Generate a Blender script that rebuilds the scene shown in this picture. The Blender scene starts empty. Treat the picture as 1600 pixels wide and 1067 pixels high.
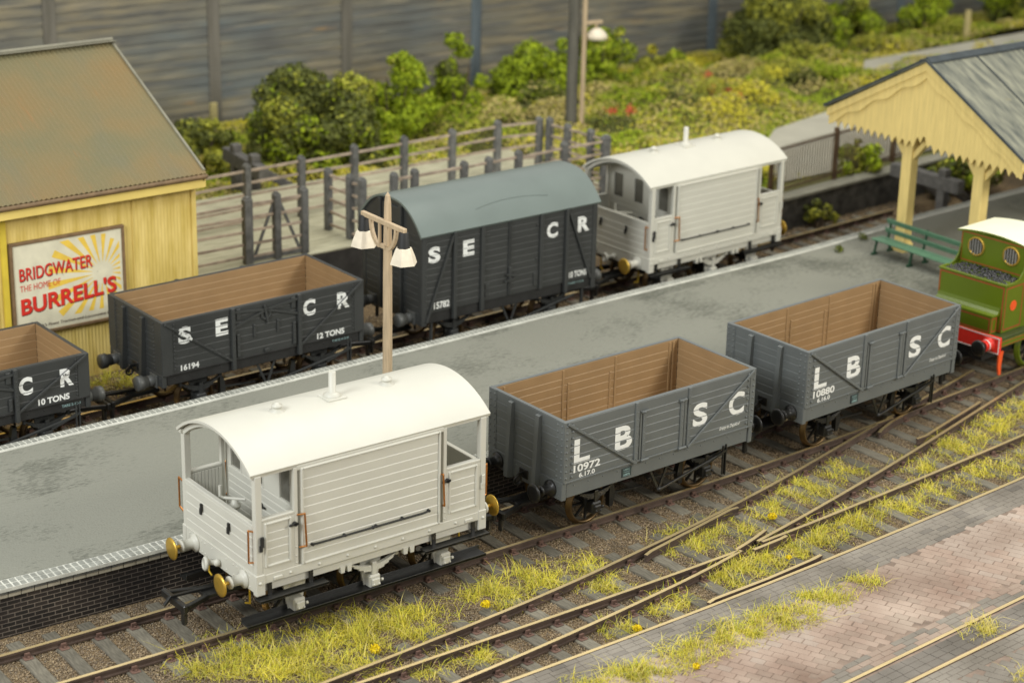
import bpy, bmesh, math, random
import numpy as np
from mathutils import Vector, Matrix, noise as mnoise
R = math.radians
PI = math.pi
random.seed(7); rng = np.random.default_rng(7)
sc = bpy.context.scene
C = sc.collection

# ------------------------------------------------------------------ camera, world, lights, exposure
CAM_POS = Vector((-24.903, -28.730, 17.132)); CAM_F = 3191.76; CAM_TH = 0.35176; CAM_ROLL = 0.02352; CAM_AZ = 0.6545
cd = bpy.data.cameras.new('camera'); cam = bpy.data.objects.new('camera', cd); C.objects.link(cam)
cam.matrix_world = Matrix.Translation(CAM_POS) @ Matrix.Rotation(-CAM_AZ, 4, 'Z') @ Matrix.Rotation(PI/2-CAM_TH, 4, 'X') @ Matrix.Rotation(CAM_ROLL, 4, 'Z')
cd.sensor_width = 36; cd.lens = CAM_F/1600*36; cd.clip_start = .5; cd.clip_end = 400
cd.dof.use_dof = True; cd.dof.focus_distance = 38.6; cd.dof.aperture_fstop = .37; cd.dof.aperture_blades = 9
sc.camera = cam

w = bpy.data.worlds.new('World'); sc.world = w; w.use_nodes = True
bg = w.node_tree.nodes['Background']; bg.inputs[0].default_value = (1, .985, .94, 1); bg.inputs[1].default_value = .55

def area(name, loc, target, size, power, col):
    l = bpy.data.lights.new(name, 'AREA'); l.shape = 'RECTANGLE'; l.size = size[0]; l.size_y = size[1]; l.energy = power; l.color = col
    o = bpy.data.objects.new(name, l); C.objects.link(o); o.location = loc
    o.rotation_euler = (Vector(target)-Vector(loc)).to_track_quat('-Z', 'Y').to_euler()
    return o
area('softbox_overhead', (8, 8, 34), (6, 8, 0), (26, 20), 5900, (1, .98, .91))
area('softbox_right', (20, -32, 26), (0, 4, 0), (10, 10), 10500, (1, .96, .86))
area('softbox_left', (-34, -6, 22), (0, 6, 0), (11, 11), 8200, (.95, .985, 1))

sc.view_settings.view_transform = 'Standard'; sc.view_settings.look = 'None'
sc.view_settings.exposure = .26; sc.view_settings.gamma = 1; sc.view_settings.use_curve_mapping = False
sc.render.engine = 'CYCLES'
sc.cycles.use_denoising = True
sc.cycles.max_bounces = 6; sc.cycles.diffuse_bounces = 3; sc.cycles.glossy_bounces = 3; sc.cycles.transmission_bounces = 4
sc.cycles.sample_clamp_indirect = 5

# picture -> ground: used only to read positions of flat-lying things off the photograph (1600 x 1067 pixels)
def G(px, py, z=0.):
    a = (px-800)/CAM_F; b = -(py-533.5)/CAM_F
    r, t = CAM_ROLL, CAM_TH
    X = a*math.cos(r)-b*math.sin(r); Y = a*math.sin(r)+b*math.cos(r)
    dy = math.cos(t)+Y*math.sin(t); dz = -math.sin(t)+Y*math.cos(t)
    k = (z-CAM_POS.z)/dz; wx, wy = X*k, dy*k
    c, s = math.cos(CAM_AZ), math.sin(CAM_AZ)
    return Vector((CAM_POS.x+c*wx+s*wy, CAM_POS.y-s*wx+c*wy, z))

# ------------------------------------------------------------------ materials
MATS = {}
def mat(name, col, rough=.55, var=.12, vs=2.5, bump=0., bs=60., metal=0., spec=.4, col2=None, vs2=None, rand=0., streak=None, speck=None, coat=0., detail=4.):
    if name in MATS: return MATS[name]
    m = bpy.data.materials.new(name); m.use_nodes = True; nt = m.node_tree; N = nt.nodes; L = nt.links
    p = N['Principled BSDF']; p.inputs['Roughness'].default_value = rough; p.inputs['Metallic'].default_value = metal
    p.inputs['Specular IOR Level'].default_value = spec
    if coat: p.inputs['Coat Weight'].default_value = coat; p.inputs['Coat Roughness'].default_value = .25
    tc = N.new('ShaderNodeTexCoord'); vec = tc.outputs['Object']
    if streak:
        mp = N.new('ShaderNodeMapping'); mp.inputs['Scale'].default_value = streak; L.new(vec, mp.inputs[0]); vec = mp.outputs[0]
    n1 = N.new('ShaderNodeTexNoise'); n1.inputs['Scale'].default_value = vs; n1.inputs['Detail'].default_value = detail; L.new(vec, n1.inputs['Vector'])
    rp = N.new('ShaderNodeValToRGB'); e = rp.color_ramp.elements
    c2 = col2 or col
    e[0].position = .32; e[1].position = .68
    e[0].color = (*[c*(1-var) for c in col], 1); e[1].color = (*[min(1, c*(1+var)) for c in c2], 1)
    L.new(n1.outputs['Fac'], rp.inputs[0]); out = rp.outputs[0]
    if rand:
        oi = N.new('ShaderNodeObjectInfo'); mr = N.new('ShaderNodeMapRange'); mr.inputs[3].default_value = 1-rand; mr.inputs[4].default_value = 1+rand
        L.new(oi.outputs['Random'], mr.inputs[0]); mx = N.new('ShaderNodeMix'); mx.data_type = 'RGBA'; mx.blend_type = 'MULTIPLY'; mx.inputs[0].default_value = 1
        L.new(out, mx.inputs[6]); L.new(mr.outputs[0], mx.inputs[7]); out = mx.outputs[2]
    if speck:   # (scale, threshold, colour): small specks
        n3 = N.new('ShaderNodeTexNoise'); n3.inputs['Scale'].default_value = speck[0]; n3.inputs['Detail'].default_value = 2; L.new(tc.outputs['Object'], n3.inputs['Vector'])
        r3 = N.new('ShaderNodeValToRGB'); r3.color_ramp.elements[0].position = speck[1]; r3.color_ramp.elements[1].position = speck[1]+.07; L.new(n3.outputs['Fac'], r3.inputs[0])
        mx = N.new('ShaderNodeMix'); mx.data_type = 'RGBA'; L.new(r3.outputs[0], mx.inputs[0]); L.new(out, mx.inputs[6]); mx.inputs[7].default_value = (*speck[2], 1); out = mx.outputs[2]
    L.new(out, p.inputs['Base Color'])
    if bump:
        n2 = N.new('ShaderNodeTexNoise'); n2.inputs['Scale'].default_value = bs; n2.inputs['Detail'].default_value = 3; L.new(tc.outputs['Object'], n2.inputs['Vector'])
        b = N.new('ShaderNodeBump'); b.inputs['Strength'].default_value = bump; b.inputs['Distance'].default_value = .02
        L.new(n2.outputs['Fac'], b.inputs['Height']); L.new(b.outputs[0], p.inputs['Normal'])
    MATS[name] = m
    return m

WHITE = mat('unpainted_white_plastic', (.54, .53, .46), .42, .025, 1.5, .05, 30)
COPPER = mat('copper_wire', (.62, .27, .09), .28, .1, 8, metal=1.)
BRASS = mat('turned_brass', (.62, .40, .07), .38, .08, 6, metal=.75)
BRASSWIRE = mat('brass_wire', (.8, .55, .06), .35, .05, 5, metal=.6)
BLACK = mat('black_plastic', (.014, .014, .013), .34, .15, 4, spec=.5, speck=(30, .74, (.12, .12, .11)))
BLACKMATT = mat('matt_black', (.018, .018, .017), .6, .2, 4)
LBGREY = mat('grey_wagon_paint', (.120, .130, .127), .46, .05, 2, .06, 50)
BROWN = mat('brown_interior_paint', (.30, .193, .093), .55, .06, 2, .06, 40)
SEGREY = mat('charcoal_wagon_paint', (.036, .038, .0365), .5, .08, 2, .06, 50)
SEEND = SEGREY
VANROOF = mat('slate_green_roof_paint', (.135, .165, .152), .3, .05, 1.2, .03, 30, spec=.5)
LETTER = mat('white_lettering', (.74, .75, .72), .55, .03, 8)
LETTERBLUE = mat('pale_blue_lettering', (.28, .42, .42), .55, .03, 8)
WHEELRIM = mat('wheel_tyre_metal', (.15, .10, .048), .38, .15, 5, metal=.85)
WHEELDARK = mat('wheel_dark', (.02, .019, .017), .5, .2, 5)
RAILTOP = mat('worn_rail_head', (.86, .68, .36), .36, .12, 3, metal=.8, streak=(.4, 8, 8))
RAILSIDE = mat('rusty_rail_web', (.075, .05, .037), .7, .3, 3, .1, 60)
CHAIR = mat('rust_brown_chair', (.12, .068, .05), .75, .25, 8, .1, 60, rand=.2)
SLEEPER = mat('weathered_sleeper', (.150, .136, .103), .85, .28, 6, .5, 90, rand=.28, streak=(5, .8, 1))
TIMBER = mat('dark_timber', (.12, .115, .105), .85, .25, 6, .3, 60)
POSTWOOD = mat('grey_fence_timber', (.13, .13, .122), .85, .25, 6, .3, 60, rand=.15)
RAILWOOD = mat('weathered_fence_rail', (.36, .29, .22), .85, .3, 3, .2, 60)
LAMPWOOD = mat('bare_lamp_plastic', (.47, .36, .23), .5, .14, 3, .05, 40, streak=(8, 8, .7))
LAMPSHADE = mat('cream_lamp_shade', (.74, .66, .52), .45, .08, 6)
YELLOWWALL = mat('yellow_corrugated_wall', (.63, .46, .10), .7, .12, 1.3, .2, 50, col2=(.71, .55, .19), streak=(3, 3, .6), speck=(9, .72, (.42, .30, .09)))
YELLOWTRIM = mat('cream_yellow_trim', (.74, .57, .16), .6, .06, 2)
YELLOWOCHRE = mat('ochre_pilaster', (.66, .50, .05), .6, .1, 2)
CANOPYCREAM = mat('cream_canopy_timber', (.79, .61, .225), .65, .08, 2.5, .1, 40, streak=(1, 4, .5))
GUTTER = mat('brown_gutter', (.17, .11, .055), .6, .2, 4)
SIGNFRAME = mat('brown_sign_frame', (.19, .12, .06), .6, .2, 6)
SIGNCREAM = mat('aged_cream_enamel', (.70, .66, .49), .42, .09, 3, speck=(7, .74, (.48, .44, .30)))
SIGNRED = mat('red_enamel', (.66, .035, .022), .45, .08, 3)
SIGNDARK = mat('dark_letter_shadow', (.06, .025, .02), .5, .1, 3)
SIGNYELLOW = mat('yellow_ray_enamel', (.80, .55, .08), .45, .1, 4)
LOCOGREEN = mat('engine_green_paint', (.105, .15, .006), .3, .05, 2, coat=.3)
LOCODARK = mat('engine_dark_green', (.05, .07, .02), .4, .1, 3)
LOCOLINE = mat('brown_red_lining', (.30, .07, .022), .4, .1, 5)
LOCORED = mat('vermilion_paint', (.75, .035, .022), .35, .05, 3)
LOCOORANGE = mat('orange_red_disc', (.78, .10, .02), .4, .08, 3)
LOCOROOF = mat('cream_white_roof', (.80, .80, .60), .4, .04, 2)
STEEL = mat('bare_steel', (.55, .56, .58), .3, .1, 6, metal=.8)
GLASS = mat('dull_window_glass', (.115, .11, .09), .12, .15, 3, spec=.7)
COAL = mat('coal', (.022, .022, .024), .35, .5, 9, .5, 40, spec=.7)
BENCHGREEN = mat('green_bench_paint', (.095, .195, .12), .45, .1, 4)
LEAFDARK = mat('dark_leaves', (.075, .09, .018), .8, .3, 5, col2=(.12, .135, .025))
LEAFBRIGHT = mat('bright_leaves', (.15, .225, .008), .8, .25, 5, col2=(.33, .41, .012))
LEAFMID = mat('mid_leaves', (.26, .28, .035), .8, .25, 4, col2=(.38, .38, .04))
LEAFYELLOW = mat('yellow_green_leaves', (.56, .50, .035), .8, .2, 4)
LEAFSTRAW = mat('straw_leaves', (.48, .40, .14), .8, .2, 4)
GRASSY = mat('yellow_green_grass', (.58, .50, .045), .75, .2, 1.2)
GRASSG = mat('green_grass', (.42, .43, .04), .75, .2, 1.2)
GRASSS = mat('straw_grass', (.62, .52, .17), .75, .15, 1.2)
FLOWER = mat('yellow_flower', (.80, .60, .004), .7, .12, 20)
FLOWERRED = mat('coral_red_flower', (.72, .13, .07), .7, .15, 20)
STUMP = mat('old_stem', (.10, .075, .05), .85, .2, 6)

# ------------------------------------------------------------------ mesh builder
class MB:
    def __init__(s): s.v = []; s.f = []; s.m = []; s.sm = []
    def add(s, vs, fs, m=0, smooth=False):
        o = len(s.v); s.v += [tuple(v) for v in vs]
        for f in fs: s.f.append(tuple(i+o for i in f)); s.m.append(m); s.sm.append(smooth)
    def clap(s, x0, x1, y0, y1, z0, z1, ax='y', m=0):
        "one plank: y0 (or x0) is its exposed face, whose top edge is a small sloping ledge and whose foot is set back a little"
        t, c = .006, .016
        if ax == 'y':
            d = 1 if y1 > y0 else -1; s.prism([(y0+d*t, z0), (y0, z1-c), (y0+d*.012, z1), (y1, z1), (y1, z0)], lambda u, v, h: (h, u, v), x0, x1, m)
        else:
            d = 1 if x1 > x0 else -1; s.prism([(x0+d*t, z0), (x0, z1-c), (x0+d*.012, z1), (x1, z1), (x1, z0)], lambda u, v, h: (u, h, v), y0, y1, m)
    def box(s, x0, x1, y0, y1, z0, z1, b=0., m=0, M=None):
        if x0 > x1: x0, x1 = x1, x0
        if y0 > y1: y0, y1 = y1, y0
        if z0 > z1: z0, z1 = z1, z0
        b = min(b, .45*(x1-x0), .45*(y1-y0), .45*(z1-z0))
        if b <= 0:
            vs = [(x, y, z) for x in (x0, x1) for y in (y0, y1) for z in (z0, z1)]
            fs = [(0, 1, 3, 2), (4, 6, 7, 5), (0, 4, 5, 1), (2, 3, 7, 6), (0, 2, 6, 4), (1, 5, 7, 3)]
        else:
            vs = []; ix = {}
            for i, x in enumerate((x0, x1)):
                for j, y in enumerate((y0, y1)):
                    for k, z in enumerate((z0, z1)):
                        dx, dy, dz = b*(1-2*i), b*(1-2*j), b*(1-2*k)
                        for a, p in enumerate(((x, y+dy, z+dz), (x+dx, y, z+dz), (x+dx, y+dy, z))):
                            ix[(i, j, k, a)] = len(vs); vs.append(p)
            q = lambda *t: tuple(ix[u] for u in t)
            fs = []
            for e in (0, 1):
                fs += [q((e,0,0,0),(e,1,0,0),(e,1,1,0),(e,0,1,0)), q((0,e,0,1),(1,e,0,1),(1,e,1,1),(0,e,1,1)), q((0,0,e,2),(1,0,e,2),(1,1,e,2),(0,1,e,2))]
                for g in (0, 1):
                    fs += [q((e,g,0,0),(e,g,1,0),(e,g,1,1),(e,g,0,1)), q((e,0,g,0),(e,1,g,0),(e,1,g,2),(e,0,g,2)), q((0,e,g,1),(1,e,g,1),(1,e,g,2),(0,e,g,2))]
                    for h in (0, 1): fs.append(q((e,g,h,0),(e,g,h,1),(e,g,h,2)))
        if M is not None: vs = [M @ Vector(v) for v in vs]
        s.add(vs, fs, m)
    def bar(s, p, q, w, h=None, m=0, b=0., up=(0, 0, 1)):
        p = Vector(p); q = Vector(q); d = q-p; l = d.length; d.normalize(); up = Vector(up)
        if abs(d.dot(up)) > .99: up = Vector((1, 0, 0))
        y = up.cross(d).normalized(); z = d.cross(y)
        M = Matrix(((d.x, y.x, z.x, p.x), (d.y, y.y, z.y, p.y), (d.z, y.z, z.z, p.z), (0, 0, 0, 1)))
        h = h or w
        s.box(0, l, -w/2, w/2, -h/2, h/2, b, m, M)
    def cyl(s, p, q, r0, r1=None, n=12, m=0, caps=True, smooth=True):
        p = Vector(p); q = Vector(q); r1 = r0 if r1 is None else r1; d = (q-p).normalized()
        a = d.orthogonal().normalized(); c = d.cross(a)
        ring = lambda o, r: [o+a*(r*math.cos(2*PI*i/n))+c*(r*math.sin(2*PI*i/n)) for i in range(n)]
        A, B = ring(p, r0), ring(q, r1)
        s.add(A+B, [(i, (i+1) % n, n+(i+1) % n, n+i) for i in range(n)], m, smooth)
        if caps: s.add(A, [tuple(range(n))], m); s.add(B, [tuple(range(n))], m)
    def lathe(s, p, d, prof, n=16, m=0, smooth=True):
        p = Vector(p); d = Vector(d).normalized(); a = d.orthogonal().normalized(); c = d.cross(a); k = len(prof)
        vs = [p+d*h+a*(r*math.cos(2*PI*i/n))+c*(r*math.sin(2*PI*i/n)) for i in range(n) for (r, h) in prof]
        s.add(vs, [(i*k+j, i*k+j+1, ((i+1) % n)*k+j+1, ((i+1) % n)*k+j) for i in range(n) for j in range(k-1)], m, smooth)
    def dome(s, p, d, r, m=0, n=6, flat=.75):
        s.lathe(p, d, [(r, 0), (r*.75, r*flat*.7), (.0005, r*flat)], n, m)
    def tube(s, pts, r, n=8, m=0):
        pts = [Vector(p) for p in pts]
        for a, b in zip(pts, pts[1:]): s.cyl(a, b, r, n=n, m=m)
        for q in pts[1:-1]: s.ball(q, r*1.02, m)
    def ball(s, p, r, m=0, n=8, k=5, sc=(1, 1, 1)):
        p = Vector(p); vs = []; fs = []
        for j in range(k+1):
            t = PI*j/k
            for i in range(n): vs.append(p+Vector((r*sc[0]*math.sin(t)*math.cos(2*PI*i/n), r*sc[1]*math.sin(t)*math.sin(2*PI*i/n), r*sc[2]*math.cos(t))))
        for j in range(k):
            for i in range(n): fs.append((j*n+i, j*n+(i+1) % n, (j+1)*n+(i+1) % n, (j+1)*n+i))
        s.add(vs, fs, m, True)
    def prism(s, poly, f, a, b, m=0, smooth=False):
        "poly: 2-D points, f(u, v, h) -> 3-D, between h=a and h=b"
        n = len(poly); A = [f(u, v, a) for u, v in poly]; B = [f(u, v, b) for u, v in poly]
        s.add(A, [tuple(range(n))], m); s.add(B, [tuple(range(n))], m)
        s.add(A+B, [(i, (i+1) % n, n+(i+1) % n, n+i) for i in range(n)], m, smooth)
    def sheet(s, rows, m=0, smooth=True, close=False):
        k = len(rows[0]); vs = [p for r in rows for p in r]
        s.add(vs, [(i*k+j, i*k+j+1, (i+1)*k+j+1, (i+1)*k+j) for i in range(len(rows)-1) for j in range(k-1)], m, smooth)
    def build(s, name, mats, parent=None, recalc=True, merge=False):
        me = bpy.data.meshes.new(name); me.from_pydata(s.v, [], s.f)
        if not isinstance(mats, (list, tuple)): mats = [mats]
        for m in mats: me.materials.append(m)
        me.polygons.foreach_set('material_index', s.m); me.polygons.foreach_set('use_smooth', s.sm)
        if recalc:
            bm = bmesh.new(); bm.from_mesh(me)
            if merge: bmesh.ops.remove_doubles(bm, verts=bm.verts, dist=1e-5)
            bmesh.ops.recalc_face_normals(bm, faces=bm.faces); bm.to_mesh(me); bm.free()
        me.update()
        o = bpy.data.objects.new(name, me); C.objects.link(o)
        if parent: o.parent = parent
        return o

def tag(o, label, cat=None, group=None, kind=None):
    if label: o['label'] = label
    if cat: o['category'] = cat
    if group: o['group'] = group
    if kind: o['kind'] = kind
    return o
def thing(name, label, cat, loc=(0, 0, 0), rz=0., group=None):
    o = bpy.data.objects.new(name, None); C.objects.link(o); o.location = loc; o.rotation_euler = (0, 0, rz); o.empty_display_size = .3
    return tag(o, label, cat, group)
def dup(root, loc=None, rz=None, label=None):
    r = root.copy(); C.objects.link(r)
    if loc is not None: r.location = loc
    if rz is not None: r.rotation_euler = (0, 0, rz)
    if label: r['label'] = label
    for ch in list(root.children):
        c = ch.copy(); C.objects.link(c); c.parent = r
        for g in list(ch.children):
            d = g.copy(); C.objects.link(d); d.parent = c
    return r

# ------------------------------------------------------------------ lettering
def text_mesh(txt, bold=.02, shear=0., space=1.):
    cu = bpy.data.curves.new('lettering', 'FONT'); cu.body = txt; cu.size = 1; cu.offset = bold; cu.shear = shear; cu.space_character = space; cu.resolution_u = 5
    o = bpy.data.objects.new('lettering', cu); C.objects.link(o)
    dg = bpy.context.evaluated_depsgraph_get(); dg.update()
    me = bpy.data.meshes.new_from_object(o.evaluated_get(dg))
    vs = np.array([v.co[:2] for v in me.vertices]); fs = [tuple(p.vertices) for p in me.polygons]
    bpy.data.objects.remove(o); bpy.data.curves.remove(cu); bpy.data.meshes.remove(me)
    return vs, fs
def lettering(txt, box, frame, m, parent, bold=.02, shear=0., bands=None, space=1., name='lettering', rise=0., strip=None):
    "fit the text into box=(u0,u1,v0,v1); frame(u,v) -> 3-D point on the face; bands: visible v ranges between grooves"
    vs, fs = text_mesh(txt, bold, shear, space)
    lo, hi = vs.min(0), vs.max(0)
    u = box[0]+(vs[:, 0]-lo[0])/(hi[0]-lo[0])*(box[1]-box[0]); v = box[2]+(vs[:, 1]-lo[1])/(hi[1]-lo[1])*(box[3]-box[2]) + rise*(u-box[0])
    bm = bmesh.new(); vv = [bm.verts.new((a, b, 0)) for a, b in zip(u, v)]
    for f in fs:
        try: bm.faces.new([vv[i] for i in f])
        except ValueError: pass
    if strip:   # keep only what lies on a slanting strap: (p, q, half width)
        (pu, pv), (qu, qv), hw_ = strip; l_ = math.hypot(qu-pu, qv-pv); nu, nv = -(qv-pv)/l_, (qu-pu)/l_
        for sg in (-1, 1):
            g = bm.verts[:]+bm.edges[:]+bm.faces[:]; bmesh.ops.bisect_plane(bm, geom=g, plane_co=(pu+sg*nu*hw_, pv+sg*nv*hw_, 0), plane_no=(sg*nu, sg*nv, 0), clear_outer=True)
    me0 = bpy.data.meshes.new('t'); bm.to_mesh(me0); bm.free()
    V = []; F = []
    for b in (bands or [(-1e9, 1e9)]):
        bm = bmesh.new(); bm.from_mesh(me0)
        if bands:
            g = bm.verts[:]+bm.edges[:]+bm.faces[:]
            bmesh.ops.bisect_plane(bm, geom=g, plane_co=(0, b[0], 0), plane_no=(0, 1, 0), clear_inner=True)
            g = bm.verts[:]+bm.edges[:]+bm.faces[:]
            bmesh.ops.bisect_plane(bm, geom=g, plane_co=(0, b[1], 0), plane_no=(0, 1, 0), clear_outer=True)
        o = len(V); bm.verts.index_update()
        V += [frame(q.co.x, q.co.y) for q in bm.verts]; F += [tuple(q.index+o for q in f.verts) for f in bm.faces]; bm.free()
    bpy.data.meshes.remove(me0)
    mb = MB(); mb.add(V, F)
    return mb.build(name, m, parent, recalc=False)

# ------------------------------------------------------------------ setting: curves of track and platform
def curve(pts):
    xs = np.array([p[0] for p in pts], float); ys = np.array([p[1] for p in pts], float)
    # natural-ish smooth cubic through the points (Catmull-Rom tangents)
    def f(x):
        i = int(np.clip(np.searchsorted(xs, x)-1, 0, len(xs)-2))
        tan = lambda k: (ys[min(k+1, len(xs)-1)]-ys[max(k-1, 0)])/(xs[min(k+1, len(xs)-1)]-xs[max(k-1, 0)])
        h = xs[i+1]-xs[i]; u = (x-xs[i])/h
        if u < 0: return ys[0]+tan(0)*(x-xs[0])
        if u > 1: return ys[-1]+tan(len(xs)-1)*(x-xs[-1])
        return (2*u**3-3*u**2+1)*ys[i]+(u**3-2*u**2+u)*h*tan(i)+(-2*u**3+3*u**2)*ys[i+1]+(u**3-u**2)*h*tan(i+1)
    return f
main_c = curve([(-24, .5), (-16, .17), (-13, .08), (-10, .01), (-6.8, -.02), (-3, -.01), (0, .01), (3, .07), (6.5, .27), (9.5, .53), (12.6, .82), (16, 1.27), (20, 2.0), (26, 3.4)])
rear_c = curve([(-24, 8.55), (-16, 8.85), (-9, 9.1), (-3.5, 9.26), (3.4, 9.5), (10.3, 9.83), (16, 10.15), (20.3, 10.45)])
ra = curve([(-20, -3.42), (-12, -3.28), (-9, -3.11), (-6.66, -2.93), (-4.77, -2.76), (-3.2, -2.57), (-1.56, -2.31), (.52, -1.96), (2.72, -1.5), (3.99, -1.2), (6.9, -.46), (9.42, .15), (10.95, .52)])
rb = curve([(-20, -3.5), (-8.5, -3.45), (-4, -3.44), (-.8, -3.39), (.55, -3.34), (2.27, -3.25), (4.85, -3.06), (6.5, -2.92), (9.3, -2.66), (14, -2.15), (22, -1.2)])
rc = curve([(-20, -4.84), (-12, -4.72), (-7.2, -4.36), (-4.46, -4.1), (-1.89, -3.77), (-.58, -3.55), (.57, -3.3), (2.29, -2.94), (4.65, -2.4), (7.05, -1.8), (11.87, -.53), (16, .45), (22, 1.9)])
rd = curve([(-20, -4.88), (-6.5, -4.83), (-3, -4.78), (-.35, -4.69), (2.8, -4.52), (4.7, -4.39), (7.5, -4.18), (14, -3.6), (22, -2.7)])
ri = curve([(-20, -9.4), (-1.84, -8.14), (3.17, -7.78), (10, -7.3), (22, -6.4)])
rj = curve([(-20, -10.05), (-.95, -8.74), (2.25, -8.53), (10, -7.98), (22, -7.1)])
plat_near = curve([(-24, 2.0), (-16, 1.75), (-12.6, 1.6), (-9.5, 1.47), (-6, 1.44), (0, 1.47), (6.5, 1.72), (12.6, 2.27), (20, 3.5), (30, 6)])
plat_far = curve([(-24, 7.1), (-16, 7.33), (-10, 7.48), (-5.3, 7.54), (0, 7.7), (6.2, 7.92), (12.7, 8.1), (15.5, 8.34), (17.7, 8.56), (19.6, 8.66), (23, 8.84), (30, 9.2)])
PZ = .78

def sheet_between(name, fa, fb, x0, x1, z, n, m, dz=0., rows=1):
    mb = MB(); xs = np.linspace(x0, x1, n)
    mb.sheet([[(x, fa(x)*(1-k/rows)+fb(x)*k/rows, z) for k in range(rows+1)] for x in xs])
    return mb.build(name, m)

# ground
def ground_material():
    m = bpy.data.materials.new('ballast_and_earth'); m.use_nodes = True; N = m.node_tree.nodes; L = m.node_tree.links; p = N['Principled BSDF']
    p.inputs['Roughness'].default_value = .9; p.inputs['Specular IOR Level'].default_value = .25
    tc = N.new('ShaderNodeTexCoord'); vo = N.new('ShaderNodeTexVoronoi'); vo.inputs['Scale'].default_value = 34; L.new(tc.outputs['Object'], vo.inputs['Vector'])
    hs = N.new('ShaderNodeSeparateColor'); L.new(vo.outputs['Color'], hs.inputs[0])
    rp = N.new('ShaderNodeValToRGB'); e = rp.color_ramp.elements; e[0].color = (.10, .075, .047, 1); e[1].color = (.30, .225, .135, 1); e.new(.5).color = (.185, .138, .083, 1)
    L.new(hs.outputs[0], rp.inputs[0])
    n = N.new('ShaderNodeTexNoise'); n.inputs['Scale'].default_value = .7; n.inputs['Detail'].default_value = 5; L.new(tc.outputs['Object'], n.inputs['Vector'])
    r2 = N.new('ShaderNodeValToRGB'); r2.color_ramp.elements[0].color = (.55, .55, .53, 1); r2.color_ramp.elements[0].position = .3; r2.color_ramp.elements[1].color = (1.15, 1.08, .95, 1); r2.color_ramp.elements[1].position = .65
    L.new(n.outputs['Fac'], r2.inputs[0])
    mx = N.new('ShaderNodeMix'); mx.data_type = 'RGBA'; mx.blend_type = 'MULTIPLY'; mx.inputs[0].default_value = 1; L.new(rp.outputs[0], mx.inputs[6]); L.new(r2.outputs[0], mx.inputs[7])
    L.new(mx.outputs[2], p.inputs['Base Color'])
    b = N.new('ShaderNodeBump'); b.inputs['Strength'].default_value = .9; b.inputs['Distance'].default_value = .04; b.invert = True; L.new(vo.outputs['Distance'], b.inputs['Height']); L.new(b.outputs[0], p.inputs['Normal'])
    return m
BALLAST = ground_material()
mb = MB(); mb.sheet([[(x, y, -.2) for y in np.linspace(-30, 60, 10)] for x in np.linspace(-50, 80, 14)])
tag(mb.build('ground', BALLAST), 'brown ballast and earth baseboard under the tracks', 'ground', kind='structure')

# loose ballast stones: one mesh nobody could count
def stones(name, n, xs, ys, zfun, m, smin, smax, keep=None):
    x = rng.uniform(*xs, n); y = rng.uniform(*ys, n)
    if keep is not None:
        k = np.array([keep(a, b) for a, b in zip(x, y)]); x, y = x[k], y[k]; n = len(x)
    base = np.array([(1, 0, 0), (-1, 0, 0), (0, 1, 0), (0, -1, 0), (0, 0, 1), (0, 0, -1)], float)
    tri = np.array([(0, 2, 4), (2, 1, 4), (1, 3, 4), (3, 0, 4), (2, 0, 5), (1, 2, 5), (3, 1, 5), (0, 3, 5)])
    S = rng.uniform(smin, smax, (n, 1, 1))*rng.uniform(.6, 1.2, (n, 6, 1))
    th = rng.uniform(0, 2*PI, n); c, s_ = np.cos(th), np.sin(th); tl = rng.uniform(-.6, .6, n); c2, s2 = np.cos(tl), np.sin(tl)
    P = base[None]*S
    P = np.stack([P[..., 0]*c2[:, None]-P[..., 2]*s2[:, None], P[..., 1], P[..., 0]*s2[:, None]+P[..., 2]*c2[:, None]], -1)
    P = np.stack([P[..., 0]*c[:, None]-P[..., 1]*s_[:, None], P[..., 0]*s_[:, None]+P[..., 1]*c[:, None], P[..., 2]*.8], -1)
    P += np.stack([x, y, np.array([zfun(a, b) for a, b in zip(x, y)])], -1)[:, None]
    V = P.reshape(-1, 3); F = (tri[None]+6*np.arange(n)[:, None, None]).reshape(-1, 3)
    me = bpy.data.meshes.new(name); me.vertices.add(len(V)); me.vertices.foreach_set('co', V.ravel())
    me.loops.add(F.size); me.loops.foreach_set('vertex_index', F.ravel().astype(np.int32)); me.polygons.add(len(F)); me.polygons.foreach_set('loop_start', np.arange(0, F.size, 3, dtype=np.int32))
    me.polygons.foreach_set('loop_total', np.full(len(F), 3, dtype=np.int32))
    mi = np.repeat(rng.choice(len(m), n, p=[.4, .3, .2, .1][:len(m)] if len(m) == 4 else None), 8).astype(np.int32)
    for q in m: me.materials.append(q)
    me.polygons.foreach_set('material_index', mi); me.update(calc_edges=True); me.validate()
    o = bpy.data.objects.new(name, me); C.objects.link(o); return o
ST = [mat('stone_brown', (.30, .225, .14), .9, .2, 3), mat('stone_dark', (.17, .13, .088), .9, .25, 3), mat('stone_tan', (.40, .31, .19), .9, .2, 3), mat('stone_grey', (.25, .215, .165), .9, .2, 3)]
o = stones('ballast', 330000, (-15.5, 15), (-4.95, 1.75), lambda a, b: -.19+random.uniform(-.01, .018), ST, .008, .019, keep=lambda a, b: rd(a)+.03 < b < plat_near(a)-.03)
tag(o, 'loose brown ballast stones between the sleepers in front of the platform', 'ballast', kind='stuff')
o = stones('ballast', 22000, (-14, 21), (7.6, 12.2), lambda a, b: -.19+random.uniform(-.01, .018), ST, .02, .045, keep=lambda a, b: b > plat_far(a)+.02)
tag(o, 'loose ballast stones along the rear track behind the platform', 'ballast', kind='stuff')

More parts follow.
